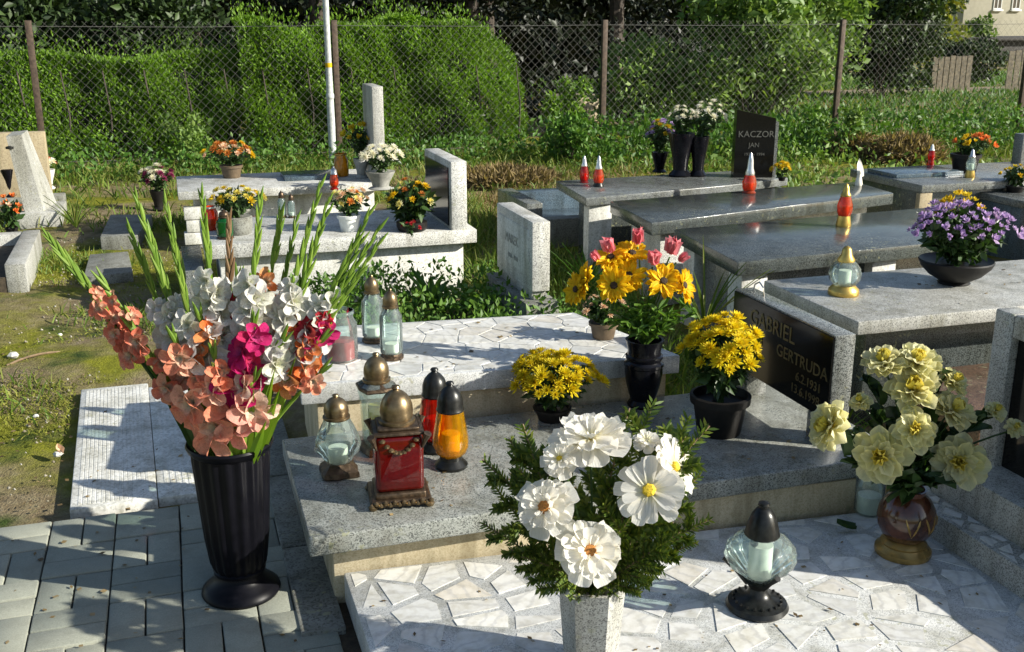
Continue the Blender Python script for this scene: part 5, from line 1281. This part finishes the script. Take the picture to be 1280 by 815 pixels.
def leafspray(base, tips, D, label, group, mat, L, W, n, seed, name='leaf_spray', cat='foliage', catg=None):
    """each tip: one leafy stem, a thing with its own leaves"""
    for k, (x, y, dd) in enumerate(tips):
        rr = random.Random(seed*31+k); T = dep(x, y, D+dd); B = Vector(base)
        t = thing(name, B, label, cat, group); pth = stem_pts((0, 0, 0), T-B, .05)
        obj('stem', tube(pth, .0022, 5), M[mat], t)
        if (name, mat, L) not in PET: PET[(name, mat, L)] = [mesh('leaf', blade(W*rr.uniform(.8, 1.2), L*rr.uniform(.85, 1.15), .35, -.18, 3, 6, 0, lambda s: math.sin(min(1, .08+.92*s)*math.pi)**.75+.02), M[mat]) for _ in range(4)]
        for i in range(n):
            s = .35+.65*i/max(1, n-1); j = min(6, int(s*7)); p = pth[j]+(pth[j+1]-pth[j])*(s*7-j); tg = (pth[j+1]-pth[j]).normalized()
            d_ = (tg*.5+Vector((rr.uniform(-1, 1), rr.uniform(-1, 1), rr.uniform(-.5, .8)))).normalized()
            xx = d_.cross(Vector((rr.uniform(-.6, .6), rr.uniform(-.6, .6), 1))).normalized(); zz = xx.cross(d_)
            link('leaf', rr.choice(PET[(name, mat, L)]), t, mw=Matrix.Translation(p) @ Matrix((xx, d_, zz)).transposed().to_4x4() @ Matrix.Scale(rr.uniform(.7, 1.2), 4))
leafspray(dm, [(1065, 545, .0), (1075, 585, -.03), (1090, 520, .04), (1120, 480, .06), (1165, 500, .05), (1160, 600, -.05), (1210, 530, .02), (1175, 545, .0), (1120, 600, -.06), (1085, 480, .07), (1230, 525, .01), (1150, 570, -.03), (1055, 570, -.02), (1180, 470, .07), (1140, 615, -.08)], D3, 'dark leafy stem among the cream dahlias', 'leafy stems in the brown vase', 'leaf_rose', .068, .042, 10, 3)

# ---------- black urn with sunflowers and pink flowers
uq = P(803, 506, z1); UH = hpx(uq, 803, 424); k_ = UH/.245
t = thing('urn_vase', uq, 'glossy black urn holding the sunflowers and pink flowers', 'vase')
obj('foot', lathe([(.054*k_, 0), (.056*k_, .008), (.050*k_, .016), (.044*k_, .024), (.046*k_, .032)], 36), M['black_gloss'], t)
ub = obj('body', lathe([(.045*k_, .031), (.052*k_, .05), (.062*k_, .09), (.067*k_, .125), (.067*k_, .148)], 40), M['black_gloss'], t)
obj('collar', lathe_open([(.066*k_, .147), (.070*k_, .152), (.070*k_, .162), (.065*k_, .166), (.061*k_, .172), (.066*k_, .182), (.066*k_, .19), (.060*k_, .194)], 40), M['black_gloss'], t)
obj('neck', lathe_open([(.060*k_, .193), (.058*k_, .21), (.066*k_, UH-.008), (.068*k_, UH), (.060*k_, UH), (.052*k_, .2), (.0001, .17)], 40), M['black_gloss'], t)
um = uq+Vector((0, 0, UH-.03)); D4 = depth(uq)
def sunf(x, y, dd, nx, ny, nz, R_, label, mat=psn):
    p = dep(x, y, D4+dd); n_ = (CAMD(p)*nz+RT*nx+UPZ*ny).normalized()
    flower('sunflower', label, 'sunflower', um, p, n_, [(mat, 15, R(4), R_*1.12, .010), (mat, 14, R(18), R_*.95, .010)], (.014, .010, 'flower_disc'), 'sunflowers in the black urn', seed=int(x), stem='leaf_plant')
for a in ((768, 357, -.04, -.25, .1, 1, .056, 'sunflower facing forward at the left of the urn bouquet'), (829, 352, -.03, .2, .3, .9, .056, 'sunflower facing forward at the right of the urn bouquet'), (786, 345, .0, .0, .35, .9, .052, 'sunflower in the middle of the urn bouquet'),
          (764, 323, .03, -.2, .8, .6, .052, 'sunflower at the upper left facing up'), (853, 357, .0, .75, .2, .5, .052, 'sunflower at the far right turned sideways'), (790, 318, .04, .1, .85, .45, .050, 'sunflower at the top of the urn bouquet'), (733, 352, .02, -.9, .2, .3, .055, 'sunflower at the far left turned sideways')):
    sunf(*a)
sunf(722, 362, .03, -.7, .1, .5, .05, 'yellow sunflower drooping at the left of the urn', psy)
def tulip(x, y, dd, nx, ny, R_, label):
    p = dep(x, y, D4+dd); n_ = (UPZ*ny+RT*nx+CAMD(p)*.35).normalized()
    flower('pink_flower', label, 'flower', um, p, n_, [(ppk, 5, R(62), R_, .006), (ppk, 4, R(76), R_*.95, .003)], None, 'pink flowers in the black urn', seed=int(x), stem='leaf_plant')
for a in ((764, 316, .03, -.35, 1, 0.0512, 'pink bud shaped flower at the upper left of the urn bouquet'), (797, 305, .05, 0, 1, 0.0512, 'topmost pink flower of the urn bouquet'), (838, 318, .03, .25, 1, 0.0537, 'tall pink flower at the upper right of the urn bouquet'), (816, 331, -.01, .1, .6, 0.0488, 'coral pink open flower above the right sunflower'), (748, 326, .02, -.6, .8, 0.0390, 'small pink flower at the left of the urn bouquet'), (848, 326, .02, .7, .5, 0.0366, 'small pink flower at the right of the urn bouquet')):
    tulip(*a)
leafspray(um, [(790, 390, -.05), (815, 400, -.06), (840, 390, -.03), (770, 390, -.03), (800, 410, -.07), (750, 375, .0), (830, 410, -.04), (860, 380, .02), (780, 370, .03), (812, 375, .0), (765, 400, -.05), (785, 405, -.06), (825, 385, -.06), (845, 402, -.02), (800, 385, -.06), (870, 392, .03)], D4, 'green leafy filler stem below the sunflowers', 'leafy stems in the black urn', 'leaf_plant', .042, .018, 18, 4)

# ================================================================== POTTED FLOWERS
def bloom_mesh(mat, np_=34, L=1., flat=.5, seed=0, wid=.24):
    rr = random.Random(seed); V, F = [], []
    for k in range(np_):
        a = k*2.39996; f = (k+.5)/np_; el = R(85)*(1-f)**flat-R(8)
        l_ = L*(.45+.55*f)
        d = Vector((math.cos(a)*math.cos(el), math.sin(a)*math.cos(el), math.sin(el))); s = Vector((-math.sin(a), math.cos(a), 0))*wid*l_*.6
        upv = d.cross(s).normalized()*.10*l_; n = len(V)
        V += [d*.08*l_-s*.4, d*.08*l_+s*.4, d*l_*.7+s-upv*.3, d*l_*(1.0+rr.uniform(-.05, .05))+upv*.5, d*l_*.7-s-upv*.3]; F.append((n, n+1, n+2, n+3, n+4))
    return mesh('bloom', (V, F), M[mat], smooth=False)
BM = {}
def blooms(mat, kind='mum'):
    if (mat, kind) not in BM:
        BM[(mat, kind)] = [bloom_mesh(mat, 40 if kind == 'mum' else 15, 1, .5 if kind == 'mum' else .25, s, .24 if kind == 'mum' else .42) for s in range(3)]
    return BM[(mat, kind)]
def potplant(label, q, pot, potmat, potr, poth, specs, crown, leafm, seed, leaves=500, lsize=.035, kind='mum', cat='flower pot', group='flower pots on the graves', stems=True, name='potted_flowers'):
    """specs: list of (petal mat, count, bloom radius); crown: (rx, rz, height of crown centre above pot base, [dx])"""
    rr = random.Random(seed); rg_ = np.random.default_rng(seed); t = thing(name, q, label, cat, group)
    if pot == 'pot': prof = [(potr*.72, 0), (potr*.76, .004), (potr*.92, poth*.78), (potr*1.04, poth*.80), (potr*1.06, poth*.98), (potr*.95, poth), (potr*.85, poth*.8), (.0001, poth*.78)]
    elif pot == 'bowl': prof = [(potr*.42, 0), (potr*.45, poth*.05), (potr*.40, poth*.12), (potr*.72, poth*.38), (potr*.95, poth*.72), (potr*1.03, poth*.95), (potr*1.0, poth), (potr*.9, poth*.9), (.0001, poth*.8)]
    elif pot == 'vase': prof = [(potr*.8, 0), (potr*.85, poth*.04), (potr*.55, poth*.15), (potr*.62, poth*.4), (potr*.9, poth*.8), (potr*1.0, poth), (potr*.85, poth), (.0001, poth*.7)]
    elif pot == 'stone': prof = [(potr*.8, 0), (potr*.9, poth*.1), (potr*1.0, poth*.5), (potr*1.0, poth*.95), (potr*.9, poth), (.0001, poth*.9)]
    if pot: obj('pot', lathe(prof, 28), M[potmat], t)
    rx, rz, zc = crown[:3]; cx_ = crown[3] if len(crown) > 3 else 0
    n = leaves; v = rg_.normal(size=(n, 3)); v /= np.linalg.norm(v, axis=1)[:, None]
    zb = poth*.9; p = v*(rg_.random(n)**.4)[:, None]*np.array([rx*.92, rx*.92, rz*.9]); p[:, 2] += zc-rz*.15
    # narrow towards the pot
    tt = np.clip((p[:, 2]-zb)/max(.01, zc-zb), min(1, max(.25, potr/rx*.9)) if pot == 'bowl' else .25, 1); p[:, :2] *= tt[:, None]; p[:, 0] += cx_*tt; p = p[p[:, 2] > zb-.02]
    leafcloud('foliage', p, lsize, M[leafm], t, rg_, asp=.5, up=.3)
    cl = tube([(0, 0, zb*.8), (cx_*.5, 0, (zb+zc)/2), (cx_, 0, zc)], [.012, .01, .006], 6); obj('stem', cl, M['leaf_rose'], t)
    tot = sum(c for _, c, _ in specs); order = [(m_, r_) for m_, c, r_ in specs for _ in range(c)]
    if len(specs) > 1: rr.shuffle(order)
    for k, (m_, r_) in enumerate(order):
        f = (k+.5)/tot; a = k*2.39996; zz = 1-f*.92; rad = math.sqrt(max(0, 1-zz*zz))
        d = Vector((math.cos(a)*rad, math.sin(a)*rad, zz)); lump = 1+.16*math.sin(a*3.0+seed)+.10*math.sin(a*5.3+zz*4); pnt = Vector((d.x*rx*lump+cx_, d.y*rx*lump, d.z*rz*(1+.15*math.sin(a*2.1+seed))+zc))+Vector((rr.uniform(-1, 1), rr.uniform(-1, 1), rr.uniform(-1, 1)))*r_*.35
        n_ = (d+Vector((0, 0, .5))+Vector((rr.uniform(-.3, .3), rr.uniform(-.3, .3), 0))).normalized()
        link('bloom', rr.choice(blooms(m_, kind)), t, mw=Matrix.Translation(pnt) @ frame(n_, rr.random()*6) @ Matrix.Scale(r_*rr.uniform(.62, 1.18), 4))
    return t
def pp(label, x, yb, z, pot, potmat, wpx, ypot, ytop, cw, specs, leafm='leaf_rose', seed=0, kind='mum', leaves=500, lsize=.035, cxp=0, **k):
    """pixel sizes -> metres: wpx pot width, ypot pot rim row, ytop crown top row, cw crown width (px)"""
    q = P(x, yb, z); m = depth(q)/1385.0*1.02
    ph = hpx(q, x, ypot); H = hpx(q, x, ytop); rx = cw*m/2; rz = (H-ph)*.5 if H-ph > .04 else .03
    return potplant(label, q, pot, potmat, wpx*m/2, ph, specs, (rx, rz, H-rz, cxp*m), leafm, seed, leaves, lsize, kind, **k)
pp('yellow chrysanthemum in a dark pot beside the black inscribed plate', 898, 540, z1, 'pot', 'pot_dark', 78, 492, 404, 90, [('petal_mum', 84, .034)], seed=1, leaves=1500, lsize=.04)
pp('yellow chrysanthemum in a small dark pot behind the white flowers', 690, 524, z1, 'pot', 'pot_dark', 50, 508, 448, 108, [('petal_mum', 84, .034)], seed=2, leaves=700)
pp('small pot of faded pink flowers at the corner of the crazy paved slab', 754, 422, z2+.002, 'pot', 'pot_brown', 38, 402, 374, 58, [('petal_peach', 16, .022)], seed=3)
pp('dark bowl of purple flowers topped with yellow ones on the grey box grave', 1192, 354, .50, 'bowl', 'pot_dark', 92, 324, 258, 118, [('petal_purple', 95, .031)], seed=4, kind='daisy', leaves=2000, lsize=.045)
pp('yellow flower tuft rising behind the purple flowers', 1190, 346, .50, None, None, 10, 300, 243, 54, [('petal_yellow', 20, .032)], seed=5, kind='daisy', leaves=60, cxp=0, name='yellow_flowers', cat='flowers')
pp('white bucket of cream and orange flowers on the white grave', 437, 288, z5, 'pot', 'white_plastic', 30, 268, 238, 46, [('petal_peach', 9, .032), ('petal_cream', 10, .034), ('petal_rust', 4, .03)], seed=6)
pp('stone bowl of yellow flowers on the white grave', 298, 292, z5, 'stone', 'concrete_grey', 38, 270, 236, 62, [('petal_yellow', 10, .036), ('petal_cream_heart', 12, .036)], seed=7)
pp('white chrysanthemum ball in a grey vase at the rear grave', 476, 236, z6, 'vase', 'ceramic_grey', 38, 214, 184, 54, [('petal_white', 22, .05)], seed=8)
pp('yellow and cream flower arrangement before the small grey headstone', 515, 288, z5, 'stone', 'pot_dark', 40, 276, 230, 62, [('petal_gold', 10, .036), ('petal_cream', 7, .036), ('petal_rust', 4, .03)], seed=9, leaves=700, lsize=.06)
pp('red artificial flower lying at the slab edge of the white grave', 513, 297, z5, None, None, 10, 290, 278, 20, [('petal_crimson', 6, .025)], seed=10, leaves=30, name='red_flowers', cat='flowers')
pp('orange and rust flower basket on the pale slab at the rear', 290, 222, z6, 'pot', 'pot_brown', 28, 206, 180, 62, [('petal_rust', 14, .045), ('petal_gold', 8, .045), ('petal_peach', 6, .045)], seed=11)
pp('sunflower bunch beside the tall narrow stele', 452, 222, z6, 'vase', 'ceramic_grey', 20, 198, 155, 34, [('petal_yellow', 9, .055), ('petal_gold', 4, .055)], seed=12, kind='daisy')
pp('plum and white flower ball in a dark vase left of the rear graves', 199, 262, 0, 'vase', 'pot_dark', 20, 238, 210, 40, [('petal_plum', 12, .045), ('petal_white', 9, .045)], seed=13)
pp('white chrysanthemums in a black vase, left of the two by the black headstone', 850, 220, .50, 'vase', 'black_gloss', 34, 166, 136, 30, [('petal_white', 14, .035)], seed=14)
pp('white chrysanthemums in a black vase, right of the two by the black headstone', 872, 220, .50, 'vase', 'black_gloss', 26, 170, 130, 42, [('petal_white', 20, .035)], seed=15, cxp=10)
pp('purple and yellow flower bunch left of the black vases', 824, 215, .50, 'vase', 'black_gloss', 22, 190, 151, 34, [('petal_purple', 12, .035), ('petal_yellow', 6, .035)], seed=16)
pp('small yellow flower pot right of the black headstone', 977, 226, .50, 'pot', 'pot_dark', 10, 221, 204, 18, [('petal_yellow', 10, .03)], seed=17, leaves=40)
pp('orange flowers in a dark pot at the right rear grave', 1205, 215, .50, 'pot', 'pot_dark', 36, 192, 172, 42, [('petal_orange', 10, .045), ('petal_yellow', 5, .045)], seed=18, kind='daisy', cxp=10)
pp('yellow flowers on the bluish grave at the right picture edge', 1268, 240, .42, 'pot', 'pot_dark', 24, 232, 208, 36, [('petal_yellow', 12, .035)], seed=19, kind='daisy')
pp('red and white flowers in a pale pot behind the leaning stele', 60, 236, 0, 'vase', 'concrete_white', 22, 212, 198, 24, [('petal_orange', 9, .05), ('petal_white', 3, .05)], seed=20, leaves=100)
pp('orange flowers on thin stems at the left picture edge', 16, 296, .09, 'pot', 'pot_dark', 16, 284, 250, 30, [('petal_orange', 8, .045), ('petal_peach', 3, .04)], seed=21, kind='daisy', leaves=160, lsize=.06)
q = P(14, 246, .1)
o = obj('black_vase', mv(lathe([(.05, 0), (.055, .01), (.04, .04), (.05, .15), (.065, .24), (.05, .245), (.04, .2)], 20), q), M['black_gloss'], None, world=True); setp(o, 'black vase in front of the tan headstone at the left edge', 'vase')
# fallen leaf on the front slab, petals on the soil
q = P(1070, 662, .0955); o = obj('dead_leaf', tf(blade(.03, .06, .6, .3, 4, 5), Matrix.Translation(q) @ Matrix.Rotation(1.2, 4, 'Z')), M['leaf_rose'], None, world=True); setp(o, 'dark dry leaf lying left of the brown ball vase', 'leaf')
q = P(78, 568, .0); o = obj('fallen_petal', tf(blade(.03, .045, .6, .3, 4, 5), Matrix.Translation(q) @ Matrix.Rotation(.4, 4, 'Z')), M['petal_peach'], None, world=True); setp(o, 'pale pink petal fallen on the soil at the left', 'petal')

def debris():
    rg = np.random.default_rng(900); L = []
    for (x0, x1, y0, y1, z, n) in ((-1.1, .2, 2.0, 3.5, .006, 150), (.3, 1.9, 2.7, 3.3, z1+.002, 60), (.4, 1.6, 3.5, 4.0, z2+.004, 50), (.4, 2.0, 1.9, 2.55, .0945, 70), (-1.3, -.45, 3.6, 6.0, .0, 420), (-.4, .2, 3.6, 4.7, .009, 40), (2.45, 4.1, 3.3, 3.9, .502, 40)):
        L.append(np.stack([rg.uniform(x0, x1, n), rg.uniform(y0, y1, n), np.full(n, z)], 1))
    p = np.concatenate(L); n = len(p); a = rg.uniform(0, 6.28, n); d = np.stack([np.cos(a), np.sin(a), rg.uniform(0, .25, n)], 1); s_ = np.stack([-np.sin(a), np.cos(a), rg.uniform(-.2, .2, n)], 1)
    l_ = rg.uniform(.006, .024, n)[:, None]; w_ = l_*rg.uniform(.15, .5, n)[:, None]
    V = np.stack([p, p+d*l_*.5+s_*w_, p+d*l_, p+d*l_*.5-s_*w_], 1).reshape(-1, 3); F = np.arange(4*n).reshape(-1, 4)
    setp(fast('leaf_debris', V, F, M['debris']), 'dry leaf bits and petals scattered over slabs, paving and soil', 'leaf litter', kind='stuff')
leafmat('debris', (.10,.065,.03), (.20,.14,.06), (.34,.25,.13), tl=.1)
debris()
